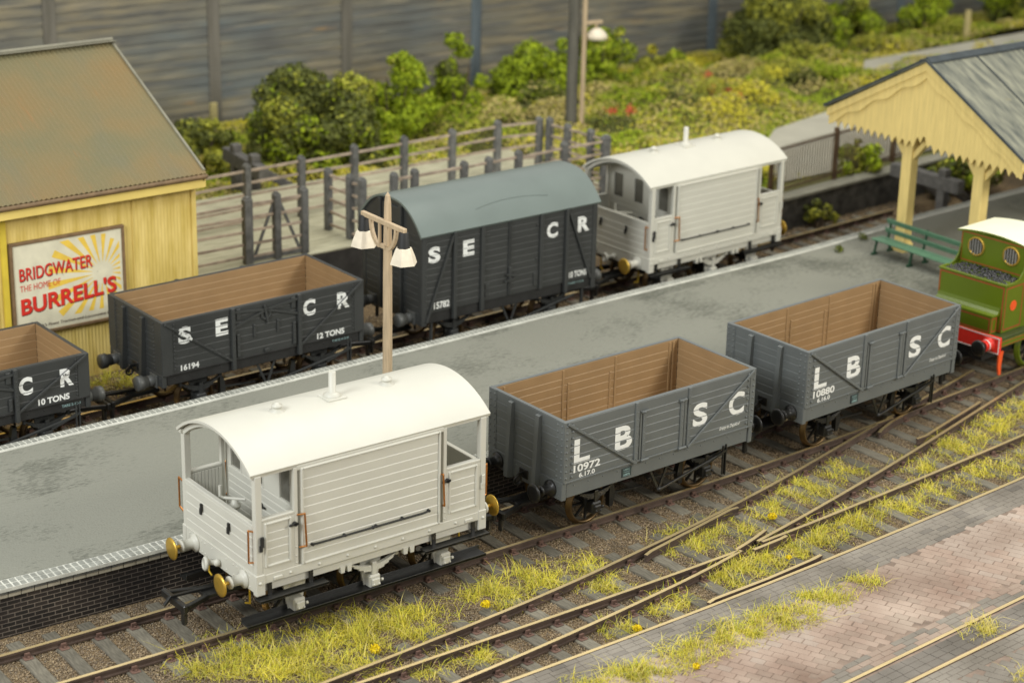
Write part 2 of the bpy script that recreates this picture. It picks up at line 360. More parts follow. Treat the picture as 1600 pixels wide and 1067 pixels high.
# ------------------------------------------------------------------ track
PROF = [(-.036, 0), (.036, 0), (.036, -.045), (.013, -.058), (.013, -.115), (.034, -.125), (.034, -.152), (-.034, -.152), (-.034, -.125), (-.013, -.115), (-.013, -.058), (-.036, -.045)]
def sweep_rail(mb, pts, step=None, prof=PROF):
    P = [Vector((p[0], p[1], p[2] if len(p) > 2 else 0)) for p in pts]; rows = []
    for i, p in enumerate(P):
        d = (P[min(i+1, len(P)-1)]-P[max(i-1, 0)]); d.z = 0; d.normalize(); nrm = Vector((-d.y, d.x, 0))
        rows.append([p+nrm*a+Vector((0, 0, z)) for a, z in prof])
    k = len(prof)
    mb.add([q for r in rows for q in r], [(i*k+j, i*k+(j+1) % k, (i+1)*k+(j+1) % k, (i+1)*k+j) for i in range(len(rows)-1) for j in range(1, k)], 1)
    mb.add([q for r in rows for q in r[:2]], [(2*i, 2*i+1, 2*i+3, 2*i+2) for i in range(len(rows)-1)], 0)
    mb.add(rows[0], [tuple(range(k))], 1); mb.add(rows[-1], [tuple(range(k))], 1)
def rail(parent, pts, name='rail'):
    mb = MB(); sweep_rail(mb, pts); return mb.build(name, [RAILTOP, RAILSIDE], parent)
def fpts(f, x0, x1, off=0., st=.35):
    n = max(2, int((x1-x0)/st)+1); r = []
    for x in np.linspace(x0, x1, n):
        d = (f(x+.05)-f(x-.05))/.1; l = math.hypot(1, d)
        r.append((x-off*d/l, f(x)+off/l))
    return r
def sleeper_mesh(l, w=.265):
    mb = MB(); mb.box(-w/2, w/2, -l/2, l/2, -.235, -.152, .014); me = mb.build('sleeper', SLEEPER); d = me.data; bpy.data.objects.remove(me); return d
def chair_mesh():
    mb = MB(); mb.box(-.085, .085, -.16, .16, -.156, -.128, .012)
    for s in (-1, 1):
        mb.prism([(-.055, -.13), (.055, -.13), (.045, -.06), (-.045, -.06)], lambda u, v, h: (u, h, v), s*.042, s*.085)
        mb.box(-.02, .02, s*.10, s*.135, -.13, -.10, .006)
    me = mb.build('chair', CHAIR); d = me.data; bpy.data.objects.remove(me); return d
CH = chair_mesh(); SLM = {}
def sleeper(parent, x, y, ang, l, rails):
    k = round(l, 1)
    if k not in SLM: SLM[k] = sleeper_mesh(k)
    o = bpy.data.objects.new('sleeper', SLM[k]); C.objects.link(o); o.parent = parent
    o.location = (x, y, random.uniform(-.006, .004)); o.rotation_euler = (0, 0, ang+random.uniform(-.015, .015))
    for ry in rails:
        c = bpy.data.objects.new('rail_chair', CH); C.objects.link(c); c.parent = o; c.location = (0, ry, 0)
GAU = .70
trk = thing('railway_track', 'main line of two rails on dark sleepers under the front wagons beside the platform', 'railway track')
rail(trk, fpts(main_c, -18, 24, GAU)); rail(trk, fpts(main_c, -18, 7.6, -GAU)); rail(trk, fpts(main_c, 8.0, 24, -GAU))
x = -16.6
while x < 15.5:
    d = (main_c(x+.1)-main_c(x-.1))/.2; a = math.atan(d)
    if x < 2.0: sleeper(trk, x, main_c(x), a, 2.6, (-GAU, GAU))
    else:
        top = main_c(x)+1.3; bot = min(main_c(x)-1.3, rc(x)-.5)
        mid = (top+bot)/2
        rr = [main_c(x)+GAU-mid, main_c(x)-GAU-mid, rc(x)-mid]
        if abs(ra(x)-(main_c(x)-GAU)) > .25 and x < 11: rr.append(ra(x)-mid)
        if rc(x)+.3 > main_c(x)-GAU: rr.pop(2)
        sleeper(trk, x, mid, a*.8, top-bot, rr)
    x += .665
# wing rails at the frog near the second grey wagon
mb = MB(); sweep_rail(mb, [(6.75, -.78), (7.0, -.66), (7.45, -.50), (8.2, -.31), (8.9, -.2)]); mb.build('wing_rail', [RAILTOP, RAILSIDE], trk)
trp = thing('railway_track', 'curved diverging track whose rails cross into the main line near the numbered grey wagons', 'railway track')
rail(trp, fpts(ra, -18, 7.05)); rail(trp, fpts(ra, 7.5, 11.5)); rail(trp, fpts(rc, -18, .2)); rail(trp, fpts(rc, .75, 22))
mb = MB(); c = [(-1.45, -2.50), (-1.25, -2.42), (.2, -2.12), (1.3, -1.89), (1.5, -1.90)]; sweep_rail(mb, c); mb.build('check_rail', [RAILTOP, RAILSIDE], trp)
mb = MB(); c = [G(1433, 685), G(1447, 680), G(1490, 653), G(1526, 631), G(1532, 627)]; sweep_rail(mb, c); mb.build('check_rail', [RAILTOP, RAILSIDE], trp)
mb = MB(); c = [G(1100, 884), G(1128, 870), G(1156, 849.5), G(1180, 836), G(1196, 826)]; c = [G(1150, 858), G(1165, 849), G(1180, 839), G(1196, 827)]; sweep_rail(mb, c); mb.build('wing_rail', [RAILTOP, RAILSIDE], trp)
trq = thing('railway_track', 'straight siding whose near rail is bedded against the paved yard edge', 'railway track')
rail(trq, fpts(rb, -18, .15)); rail(trq, fpts(rb, .8, 22)); rail(trq, fpts(rd, -18, 22))
mb = MB(); c = [G(1107, 941), G(1116, 935), G(1200, 903), G(1270, 873), G(1283, 866)]; sweep_rail(mb, c); mb.build('check_rail', [RAILTOP, RAILSIDE], trq)
mb = MB(); c = [G(1140, 866), G(1172, 857), G(1200, 847), G(1222, 840), G(1229, 837)]; c = [G(1178, 858), G(1200, 849), G(1220, 841), G(1229, 836)]; sweep_rail(mb, c); mb.build('wing_rail', [RAILTOP, RAILSIDE], trq)
x = -12.3
while x < 16:
    top = ra(x)+.5 if x < 2.2 else rb(x)+.55
    if x >= 2.2: top = min(top, rc(x)-.62) if x < 5 else top
    bot = rd(x)+.05; mid = (top+bot)/2; l = top-bot
    if l > .5:
        a = .05 if x < 0 else .07
        rr = []
        for f in (ra, rb, rc):
            y = f(x)
            if bot+.1 < y < top-.1 and all(abs(y-mid-q) > .24 for q in rr): rr.append(y-mid)
        sleeper(trp if x < 2.2 else trq, x, mid, a, l, rr)
    x += .66
trr = thing('railway_track', 'rear line of rusty rails behind the platform under the charcoal wagons', 'railway track')
rail(trr, fpts(rear_c, -18, 20, GAU)); rail(trr, fpts(rear_c, -18, 20, -GAU))
x = -15
while x < 20:
    a = math.atan((rear_c(x+.1)-rear_c(x-.1))/.2); sleeper(trr, x, rear_c(x), a, 2.6, (-GAU, GAU)); x += .665
tri = thing('tramway_track', 'pair of narrow rails sunk flush into the brick paving', 'tram track')
mb = MB()
for f in (ri, rj): rail(tri, [(p[0], p[1], .012) for p in fpts(f, -14, 16)])

# ------------------------------------------------------------------ paved yard of real bricks
PAVE = [mat('paver_red', (.27, .18, .135), .85, .12, .55, .7, 38, col2=(.40, .315, .255), detail=7), mat('paver_brown', (.235, .16, .12), .85, .12, .55, .7, 38, col2=(.35, .28, .225), detail=7),
        mat('paver_pale', (.27, .195, .15), .85, .10, .55, .7, 38, col2=(.41, .34, .285), detail=7), mat('paver_grey', (.165, .145, .118), .85, .14, .6, .7, 38, col2=(.25, .225, .19), detail=7), mat('paver_dark', (.13, .115, .096), .85, .14, .6, .7, 38, col2=(.20, .18, .155), detail=7)]
JOINT = mat('paving_joint', (.24, .18, .14), .95, .3, 3, .4, 60)
yard_mb = MB()
def brick(cx, cy, ca, sa, l, wd, m, z=0., bev=.005, h=.012):
    z += random.uniform(-.003, .003); tx, ty = random.uniform(-.004, .004), random.uniform(-.004, .004)
    vs = []
    for (e, zz) in ((0, z-h), (bev, z)):
        for (u, v) in ((-l/2+e, -wd/2+e), (l/2-e, -wd/2+e), (l/2-e, wd/2-e), (-l/2+e, wd/2-e)):
            vs.append((cx+u*ca-v*sa, cy+u*sa+v*ca, zz+(u*tx+v*ty)*(1 if zz == z else 0)))
    yard_mb.add(vs, [(4, 5, 6, 7), (0, 1, 5, 4), (1, 2, 6, 5), (2, 3, 7, 6), (3, 0, 4, 7)], m)
def wn(x, y): return mnoise.noise(Vector((x*.45, y*.45, 3.1)))
EDGE0 = .075
def strip_rows(f, offs, x0, x1, wd, mats_, L=.31):
    for k, o in enumerate(offs):
        x = x0+random.uniform(0, L)
        while x < x1:
            l = L*random.uniform(.88, 1.12); d = (f(x+l/2+.05)-f(x+l/2-.05))/.1; a = math.atan(d)
            brick(x+l/2, f(x+l/2)+o, math.cos(a), math.sin(a), l-.006, wd-.006, random.choice(mats_)); x += l
strip_rows(rd, [-.115-.128*k for k in range(6)], -13, 14, .128, [3, 3, 3, 3, 4, 3])
strip_rows(ri, [.115+.128*k for k in range(3)], -10, 14, .128, [3, 3, 1])
strip_rows(ri, [-.18-.165*k for k in range(3)], -10, 14, .165, [4])
strip_rows(rj, [-.115-.128*k for k in range(3)], -10, 14, .128, [3])
A_ = math.atan2(-.91, .41); ca, sa = math.cos(A_), math.sin(A_)
for ru in range(-72, 72):
    for rv in range(-110, 110):
        u = (ru+.5*(rv % 2))*.268+random.uniform(-.012, .012); v = rv*.178; cx, cy = 3+u*ca-v*sa, -6+u*sa+v*ca
        if not (-13 < cx < 14 and -15 < cy < -3): continue
        if (ri(cx)+.50 < cy < rd(cx)-.86) or cy < rj(cx)-.50:
            n_ = wn(cx, cy)+random.uniform(-.22, .22); far = cy < rj(cx)
            ch = [3] if far else ([2] if n_ > .2 else [0] if n_ > -.15 else [1])
            brick(cx, cy, ca, sa, .268-.005, .178-.005, random.choice(ch))
base_mb = MB(); xs = np.linspace(-14, 15, 40); base_mb.sheet([[(x, rd(x)-.045, -.011), (x, -16, -.011)] for x in xs])
base_mb.sheet([[(x, rd(x)-.045, -.011), (x, rd(x)-.045, -.2)] for x in xs])
base_mb.add(yard_mb.v, yard_mb.f, 1); base_mb.m[-len(yard_mb.m):] = [q+1 for q in yard_mb.m]
tag(base_mb.build('yard_paving', [JOINT]+PAVE, recalc=False), 'weathered red brown brick paving of the yard in front of the sidings', 'paving', kind='structure')

# ------------------------------------------------------------------ platform
def platform_material():
    m = bpy.data.materials.new('platform_tarmac'); m.use_nodes = True; N = m.node_tree.nodes; L = m.node_tree.links; p = N['Principled BSDF']
    p.inputs['Roughness'].default_value = .92; p.inputs['Specular IOR Level'].default_value = .15
    tc = N.new('ShaderNodeTexCoord')
    nd = N.new('ShaderNodeTexNoise'); nd.inputs['Scale'].default_value = 1.6; nd.inputs['Detail'].default_value = 4; L.new(tc.outputs['Object'], nd.inputs['Vector'])
    vd = N.new('ShaderNodeVectorMath'); vd.operation = 'MULTIPLY_ADD'; vd.inputs[1].default_value = (.35, .25, 0); L.new(nd.outputs['Color'], vd.inputs[0]); L.new(tc.outputs['Object'], vd.inputs[2])
    vo = N.new('ShaderNodeTexBrick'); vo.inputs['Scale'].default_value = 1; vo.inputs['Brick Width'].default_value = 4.6; vo.inputs['Row Height'].default_value = 2.45; vo.inputs['Mortar Size'].default_value = 0; vo.inputs['Color1'].default_value = (0, 0, 0, 1); vo.inputs['Color2'].default_value = (1, 1, 1, 1); vo.offset = .37; vo.inputs['Mortar'].default_value = (.5, .5, .5, 1)
    L.new(vd.outputs[0], vo.inputs['Vector']); sp = N.new('ShaderNodeSeparateColor'); L.new(vo.outputs[0], sp.inputs[0])
    n = N.new('ShaderNodeTexNoise'); n.inputs['Scale'].default_value = .35; n.inputs['Detail'].default_value = 3; n.inputs['Roughness'].default_value = .5; L.new(tc.outputs['Object'], n.inputs['Vector'])
    mp2 = N.new('ShaderNodeMapping'); mp2.inputs['Scale'].default_value = (2.2, 8, 1); mp2.inputs['Rotation'].default_value = (0, 0, .35); L.new(tc.outputs['Object'], mp2.inputs[0])
    n2 = N.new('ShaderNodeTexNoise'); n2.inputs['Scale'].default_value = 3.; n2.inputs['Detail'].default_value = 4; L.new(mp2.outputs[0], n2.inputs['Vector'])
    a1 = N.new('ShaderNodeMath'); a1.operation = 'MULTIPLY_ADD'; a1.inputs[1].default_value = .13; L.new(sp.outputs[0], a1.inputs[0]); L.new(n.outputs['Fac'], a1.inputs[2])
    a2 = N.new('ShaderNodeMath'); a2.operation = 'MULTIPLY_ADD'; a2.inputs[1].default_value = .34; L.new(n2.outputs['Fac'], a2.inputs[0]); L.new(a1.outputs[0], a2.inputs[2])
    rp = N.new('ShaderNodeValToRGB'); e = rp.color_ramp.elements; e[0].position = .74; e[0].color = (.085, .088, .074, 1); e[1].position = 1.02; e[1].color = (.225, .227, .19, 1); e.new(.87).color = (.145, .148, .122, 1); e.new(.94).color = (.175, .178, .148, 1)
    ng = N.new('ShaderNodeTexNoise'); ng.inputs['Scale'].default_value = 1; ng.inputs['Detail'].default_value = 4; ng.inputs['Roughness'].default_value = .7; mg = N.new('ShaderNodeMapping'); mg.inputs['Scale'].default_value = (7, 20, 1); mg.inputs['Rotation'].default_value = (0, 0, .5); L.new(tc.outputs['Object'], mg.inputs[0]); L.new(mg.outputs[0], ng.inputs['Vector'])
    a3 = N.new('ShaderNodeMath'); a3.operation = 'MULTIPLY_ADD'; a3.inputs[1].default_value = .62; L.new(ng.outputs['Fac'], a3.inputs[0]); L.new(a2.outputs[0], a3.inputs[2])
    L.new(a3.outputs[0], rp.inputs[0])
    n3 = N.new('ShaderNodeTexNoise'); n3.inputs['Scale'].default_value = 11; n3.inputs['Detail'].default_value = 3; L.new(tc.outputs['Object'], n3.inputs['Vector'])
    r3 = N.new('ShaderNodeValToRGB'); r3.color_ramp.elements[0].position = .72; r3.color_ramp.elements[1].position = .79; L.new(n3.outputs['Fac'], r3.inputs[0])
    mx = N.new('ShaderNodeMix'); mx.data_type = 'RGBA'; L.new(r3.outputs[0], mx.inputs[0]); L.new(rp.outputs[0], mx.inputs[6]); mx.inputs[7].default_value = (.30, .30, .24, 1); L.new(mx.outputs[2], p.inputs['Base Color'])
    n4 = N.new('ShaderNodeTexNoise'); n4.inputs['Scale'].default_value = 22; n4.inputs['Detail'].default_value = 4; L.new(tc.outputs['Object'], n4.inputs['Vector'])
    ad = N.new('ShaderNodeMath'); ad.operation = 'ADD'; L.new(n4.outputs['Fac'], ad.inputs[0]); L.new(n2.outputs['Fac'], ad.inputs[1])
    b = N.new('ShaderNodeBump'); b.inputs['Strength'].default_value = .7; b.inputs['Distance'].default_value = .03; L.new(ad.outputs[0], b.inputs['Height']); L.new(b.outputs[0], p.inputs['Normal'])
    return m
def brick_material():
    m = bpy.data.materials.new('sooty_brick'); m.use_nodes = True; N = m.node_tree.nodes; L = m.node_tree.links; p = N['Principled BSDF']
    p.inputs['Roughness'].default_value = .75; p.inputs['Specular IOR Level'].default_value = .3
    tc = N.new('ShaderNodeTexCoord'); s = N.new('ShaderNodeSeparateXYZ'); L.new(tc.outputs['Object'], s.inputs[0]); cm = N.new('ShaderNodeCombineXYZ'); L.new(s.outputs[0], cm.inputs[0]); L.new(s.outputs[2], cm.inputs[1])
    bt = N.new('ShaderNodeTexBrick'); bt.inputs['Scale'].default_value = 1; bt.inputs['Brick Width'].default_value = .245; bt.inputs['Row Height'].default_value = .082; bt.inputs['Mortar Size'].default_value = .009; bt.inputs['Mortar Smooth'].default_value = .3
    bt.inputs['Color1'].default_value = (.018, .016, .014, 1); bt.inputs['Color2'].default_value = (.038, .031, .026, 1); bt.inputs['Mortar'].default_value = (.17, .15, .125, 1); bt.inputs['Bias'].default_value = -.2
    L.new(cm.outputs[0], bt.inputs['Vector'])
    n = N.new('ShaderNodeTexNoise'); n.inputs['Scale'].default_value = .9; n.inputs['Detail'].default_value = 5; L.new(tc.outputs['Object'], n.inputs['Vector'])
    r = N.new('ShaderNodeValToRGB'); r.color_ramp.elements[0].color = (.5, .47, .47, 1); r.color_ramp.elements[0].position = .35; r.color_ramp.elements[1].color = (1.5, 1.4, 1.3, 1); r.color_ramp.elements[1].position = .7; L.new(n.outputs['Fac'], r.inputs[0])
    mx = N.new('ShaderNodeMix'); mx.data_type = 'RGBA'; mx.blend_type = 'MULTIPLY'; mx.inputs[0].default_value = 1; L.new(bt.outputs[0], mx.inputs[6]); L.new(r.outputs[0], mx.inputs[7]); L.new(mx.outputs[2], p.inputs['Base Color'])
    b = N.new('ShaderNodeBump'); b.inputs['Strength'].default_value = .8; b.inputs['Distance'].default_value = .012; L.new(bt.outputs['Fac'], b.inputs['Height']); b.invert = True; L.new(b.outputs[0], p.inputs['Normal'])
    return m
TARMAC = platform_material(); SOOTY = brick_material()
PALECOURSE = mat('pale_brick_course', (.33, .30, .23), .8, .2, 3, .3, 60)
COPINGW = mat('white_edge_paint', (.52, .52, .46), .7, .18, 2.5, .3, 40)
COPINGG = mat('worn_edge_brick', (.24, .245, .215), .75, .22, 4, .3, 60)
COPINGD = mat('dark_edge_joint', (.10, .10, .09), .8, .2, 4)
PX0, PX1 = -18, 30
pm = MB(); xs = np.linspace(PX0, PX1, 90)
rows = [[(x, plat_near(x)+.34+(plat_far(x)-.34-plat_near(x)-.34)*k/8, PZ) for k in range(9)] for x in xs]; pm.sheet(rows, smooth=False)
plat = pm.build('platform', TARMAC); tag(plat, 'long grey tarmac station platform with white brick edging between the two lines', 'platform', kind='structure')
wm = MB()
wm.sheet([[(x, plat_near(x)+.06, z) for z in (-.25, PZ-.07)] for x in xs], smooth=False)
wm.sheet([[(x, plat_far(x)-.06, z) for z in (-.25, PZ-.07)] for x in xs], smooth=False)
wm.build('brick_wall', SOOTY, plat)
cm_ = MB()   # pale course of bricks below the coping + corbel
x = PX0
while x < 10:
    l = .24; d = math.atan(plat_near(x+.5)-plat_near(x-.5)); M = Matrix.Translation((x, plat_near(x), 0)) @ Matrix.Rotation(d, 4, 'Z')
    cm_.box(.006, l-.006, .035, .10, PZ-.205, PZ-.14, .006, 0, M); cm_.box(.006, l-.006, .02, .10, PZ-.132, PZ-.075, .006, 1, M); x += l
cm_.build('corbel_course', [PALECOURSE, COPINGD], plat)
def coping(f, sgn, wide, x0, x1, band):
    c = MB(); xs = np.linspace(x0, x1, 70)
    c.sheet([[(x, f(x), z) for z in (PZ-.07, PZ-.004)] for x in xs], 0, False); c.sheet([[(x, f(x), PZ-.004), (x, f(x)+sgn*(wide+.012), PZ-.004)] for x in xs], 0, False)
    c.sheet([[(x, f(x), PZ-.07), (x, f(x)+sgn*.1, PZ-.07)] for x in xs], 0, False)
    x = x0
    while x < x1-.12:
        a = math.atan((f(x+.5)-f(x-.5))); M = Matrix.Translation((x, f(x), 0)) @ Matrix.Rotation(a, 4, 'Z')
        nr = 2; rw = (wide-(.1 if band else 0))/nr
        for k in range(nr):
            y0 = .008+k*rw; y1 = y0+rw-.022; off = .0
            if sgn < 0: y0, y1 = -y1, -y0
            dz = random.uniform(-.003, .003)
            c.box(.011, .112, y0, y1, PZ-.03, PZ+.008+dz, .012, 1, M)
        if band:
            y0, y1 = wide-.09, wide
            if sgn < 0: y0, y1 = -y1, -y0
            c.box(0, .13, y0, y1, PZ-.02, PZ+.005, 0, 0, M)
        x += .128
    return c.build('edge_coping', [COPINGW, COPINGG, COPINGD], plat)
coping(plat_near, 1, .33, PX0, 12, False); coping(plat_far, -1, .33, PX0, PX1, True)

# ------------------------------------------------------------------ vehicle parts
def buffer(parent, x, y, z, sx, shank, headm, rod, L=.47, r=.2, blunt=False):
    mb = MB(); p = (x, y, z); d = (sx, 0, 0)
    mb.lathe(p, d, [(.0005, 0), (.17, 0), (.17, .035), (.12, .05), (.095, .09), (.085, L*.52), (.115, L*.54), (.115, L*.62), (.0005, L*.62)], 18)
    for a in range(4): mb.dome((x+sx*.03, y+.135*math.cos(PI/4+a*PI/2), z+.135*math.sin(PI/4+a*PI/2)), d, .02)
    o = mb.build('buffer', shank, parent)
    m2 = MB(); m2.lathe(p, d, [(.035, L*.6), (.035, L-.05)], 10); m2.lathe(p, d, [(.0005, L-.055), (r*.75, L-.05), (r, L-.035), (r, L-.012), (r*.7, L), (.0005, L+.004)], 24)
    m2.build('buffer_head', headm, o)
    return o
def buffer_solid(parent, x, y, z, sx, m, L=.44):
    mb = MB(); d = (sx, 0, 0)
    mb.box(x, x+sx*.03, y-.16, y+.16, z-.15, z+.15, .01)
    mb.lathe((x, y, z), d, [(.12, .02), (.125, L*.35), (.10, L*.37), (.10, L*.40), (.13, L*.42), (.13, L*.62), (.165, L*.66), (.165, L-.02), (.15, L), (.0005, L+.003)], 20)
    return mb.build('buffer', m, parent)
def wheel(parent, x, y, r, sgn, rimm=None, ns=8):
    mb = MB(); d = (0, sgn, 0); p = (x, y, r)
    mb.lathe(p, d, [(r*.88, -.05), (r*.88, .05), (r*.93, .056), (r, .045), (r+.004, -.03), (r+.04, -.04), (r+.04, -.062), (r*.88, -.062), (r*.88, -.05)], 32, 0)
    o = mb.build('wheel', rimm or WHEELRIM, parent)
    m2 = MB(); m2.lathe(p, d, [(.0005, .07), (.07, .07), (.085, .05), (.085, -.05), (.0005, -.05)], 14)
    for k in range(ns):
        a = 2*PI*k/ns; m2.bar((x+.07*math.cos(a), y, r+.07*math.sin(a)), (x+r*.82*math.cos(a), y, r+r*.82*math.sin(a)), .035, .045, up=(0, 1, 0))
    m2.build('spokes', WHEELDARK, o)
    return o
def axlebox(parent, x, yn, m, zc=.46, spring=True, sm=None, z_sole=.9):
    mb = MB(); s = -1 if yn < 0 else 1
    mb.prism([(-.26, z_sole), (.26, z_sole), (.13, zc-.16), (-.13, zc-.16)], lambda u, v, h: (x+u, h, v), yn-s*.06, yn-s*.02)
    mb.box(x-.12, x+.12, yn-s*.05, yn+s*.15, zc-.13, zc+.12, .03); mb.box(x-.09, x+.09, yn+s*.14, yn+s*.19, zc-.09, zc+.06, .02)
    mb.cyl((x+.14, yn+s*.12, zc-.02), (x+.18, yn+s*.12, zc-.02), .03, n=8); mb.dome((x-.05, yn+s*.19, zc-.05), (0, s, 0), .025); mb.dome((x+.06, yn+s*.19, zc-.05), (0, s, 0), .025)
    o = mb.build('axlebox', m, parent)
    if spring:
        sp = MB()
        for k in range(4):
            hw = .52-.10*k; pts = [(x+hw*t, yn+s*.07, zc+.20+.028*(3-k)+.15*(t*hw/.52)**2) for t in np.linspace(-1, 1, 9)]
            for a, b in zip(pts, pts[1:]): sp.bar(a, b, .075, .03, b=.004)
        sp.box(x-.05, x+.05, yn+s*.02, yn+s*.125, zc+.1, zc+.36, .01)
        for e in (-1, 1): sp.box(x+e*.50-.035, x+e*.50+.035, yn+s*.03, yn+s*.11, zc+.36, z_sole+.02, .015)
        sp.build('leaf_spring', sm or m, o)
    return o
def planks(mb, x0, x1, zs, yf, th, gap=.003, bev=.017, axis='y', m=0):
    for a, b in zip(zs, zs[1:]):
        if axis == 'y': mb.clap(x0, x1, yf, yf+th, a, b, 'y', m)
        else: mb.clap(yf, yf+th, x0, x1, a, b, 'x', m)
def bands(zs, gap=.018): return [(a+gap/2-.001, b-gap/2+.001) for a, b in zip(zs, zs[1:])]
def coupling(parent, x, sx, z=.5, m=None):
    mb = MB(); X = lambda a: x+sx*a
    mb.box(X(-.3), X(.45), -.2, .2, z-.03, z+.06, .02)
    for s in (-1, 1): mb.bar((X(.4), s*.17, z+.01), (X(.95), s*.36, z+.01), .085, .10, b=.012)
    mb.box(X(.90), X(1.0), -.42, .42, z-.07, z+.09, .02)
    mb.bar((X(.2), 0, z+.08), (X(1.05), 0, z+.12), .06, .05, b=.008); mb.bar((X(1.02), .0, z+.13), (X(1.16), 0, z-.02), .06, .05, b=.008)
    mb.box(X(.86), X(.96), -.30, -.2, z-.36, z-.05, .03)
    return mb.build('coupling', m or BLACK, parent)

def open_wagon(name, label, loc, rz, P, group=None):
    """planked open wagon; P holds sizes and paint"""
    t = thing(name, label, 'wagon', loc, rz, group)
    L2, W2, zt, zb, zs_ = P['L']/2, P['W']/2, P['top'], P['body'], P['sole']; m = P['paint']; th = .085; n = P['planks']
    zs = list(np.linspace(zb, zt-.012, n+1)); zs[-2] += P.get('topw', 0)
    px = P['post']
    for s in (-1, 1):       # sides
        mb = MB(); yo = s*W2; yi = s*(W2-th)
        def pl(x0, x1, z0=None):
            for a, b in zip(zs, zs[1:]): mb.clap(x0, x1, yo, yo-s*.03, a, b, 'y')
        pl(-L2+.004, -px); pl(px, L2-.004)
        mb.box(-L2+.01, L2-.01, yo-s*.016, yi+s*.028, zb+.002, zt-.016)
        mb.box(-L2, L2, yo-s*.0, yi+s*.0, zt-.014, zt, .005)          # top capping
        for e in (-1, 1):   # corner plates with rivets
            cw = P['corner']; mb.box(e*L2, e*(L2-cw), yo+s*.009, yo-s*.02, zb+.0, zt-.004, .004)
            for xr in P['rivx']:
                for z in np.linspace(zb+.09, zt-.09, P['nriv']): mb.dome((e*(L2-xr), yo+s*.008, z), (0, s, 0), P['rivr'])
            # vertical post beside the door
            mb.box(e*(px-.045), e*(px+.045), yo+s*P['postd'], yo-s*.02, zb-P['postdown'], zt-.004, .008)
            for z in np.linspace(zb+.06, zt-.06, 9): mb.dome((e*px, yo+s*P['postd'], z), (0, s, 0), .016)
        mb.build('side', m, t)
        db = MB()           # door between the posts
        for a, b in zip(zs, zs[1:]): db.clap(-px+.05, px-.05, yo, yo-s*.03, a, b, 'y')
        if P['style'] == 'lb':
            for e in (-1, 1):
                xh = e*(px-.2); db.box(xh-.045, xh+.045, yo+s*.025, yo-s*.005, zb+.0, zt-.22, .006); db.box(e*(px-.135), e*(px-.09), yo+s*.012, yo-s*.005, zb+.01, zt-.2, .004)
                for z in np.linspace(zb+.07, zt-.3, 8): db.dome((xh, yo+s*.024, z), (0, s, 0), .016)
                db.box(xh-.09, xh+.11, yo+s*.05, yo, zt-.25, zt-.20, .012); db.dome((xh-.03, yo+s*.05, zt-.225), (0, s, 0), .035); db.cyl((xh-.07, yo+s*.035, zb-.005), (xh+.12, yo+s*.035, zb-.005), .028, n=8)
        else:
            for e in (-1, 1):
                for (za, zb2) in ((zt-.12, zt-.15), (zt-.40, zt-.36)): pass
                db.bar((e*(px-.03), yo+s*.03, zt-.1), (0, yo+s*.03, zt-.19), .05, .03, up=(0, 1, 0)); db.bar((e*(px-.03), yo+s*.03, zt-.44), (0, yo+s*.03, zt-.19), .05, .03, up=(0, 1, 0))
                db.box(e*(px-.09), e*(px-.20), yo+s*.03, yo, zt-.30, zt-.05, .01); db.box(e*(px-.09), e*(px-.17), yo+s*.04, yo, zb+.05, zt-.62, .008); db.box(e*.30-.03, e*.30+.03, yo+s*.03, yo, zb+.42, zb+.72, .008); db.dome((e*.3, yo+s*.03, zb+.7), (0, s, 0), .022)
                for z in np.linspace(zb+.08, zt-.65, 6): db.dome((e*(px-.13), yo+s*.04, z), (0, s, 0), .018)
            db.lathe((0, yo, zt-.30), (0, s, 0), [(.14, 0), (.14, .03), (.09, .035), (.09, .02), (.0005, .02)], 16); db.bar((-.05, yo+s*.04, zt-.08), (.03, yo+s*.04, zt-.5), .045, .03, up=(0, 1, 0))
            db.box(-.06, .06, yo+s*.04, yo, zb+.02, zb+.1, .01)
        db.build('door', m, t)
        for e in (-1, 1):   # diagonal straps
            sb = MB()
            a = (e*(L2-.07), yo+s*P['strapd'], zt-.03); b = (e*(px-.02), yo+s*P['strapd'], zb-.04)
            sb.bar(a, b, .055, .035, b=.006, up=(0, 1, 0))
            for k in range(1, 9):
                q = Vector(a).lerp(Vector(b), k/9); sb.dome((q.x, q.y+s*.016, q.z), (0, s, 0), .02)
            sb.build('diagonal_strap', m, t)
        il = MB()           # brown lining
        for a, b in zip(zs, zs[1:]): il.clap(-L2+th+.002, L2-th-.002, yi, yi+s*.028, a, b, 'y')
        if P['style'] == 'lb':
            for xq, hz in ((-px, zt-.04), (-px+.14, zt-.34), (px-.14, zt-.34), (px, zt-.04), (L2-.32, zt-.05), (L2-.22, zt-.05), (-L2+.3, zt-.05)): il.box(xq-.025, xq+.025, yi-s*.018, yi+s*.005, zb, hz, .006)
            for k in range(7): il.dome((-px+.14, yi-s*.018, zb+.1+.13*k), (0, -s, 0), .014); il.dome((px-.14, yi-s*.018, zb+.1+.13*k), (0, -s, 0), .014)
        il.build('interior_lining', BROWN, t)
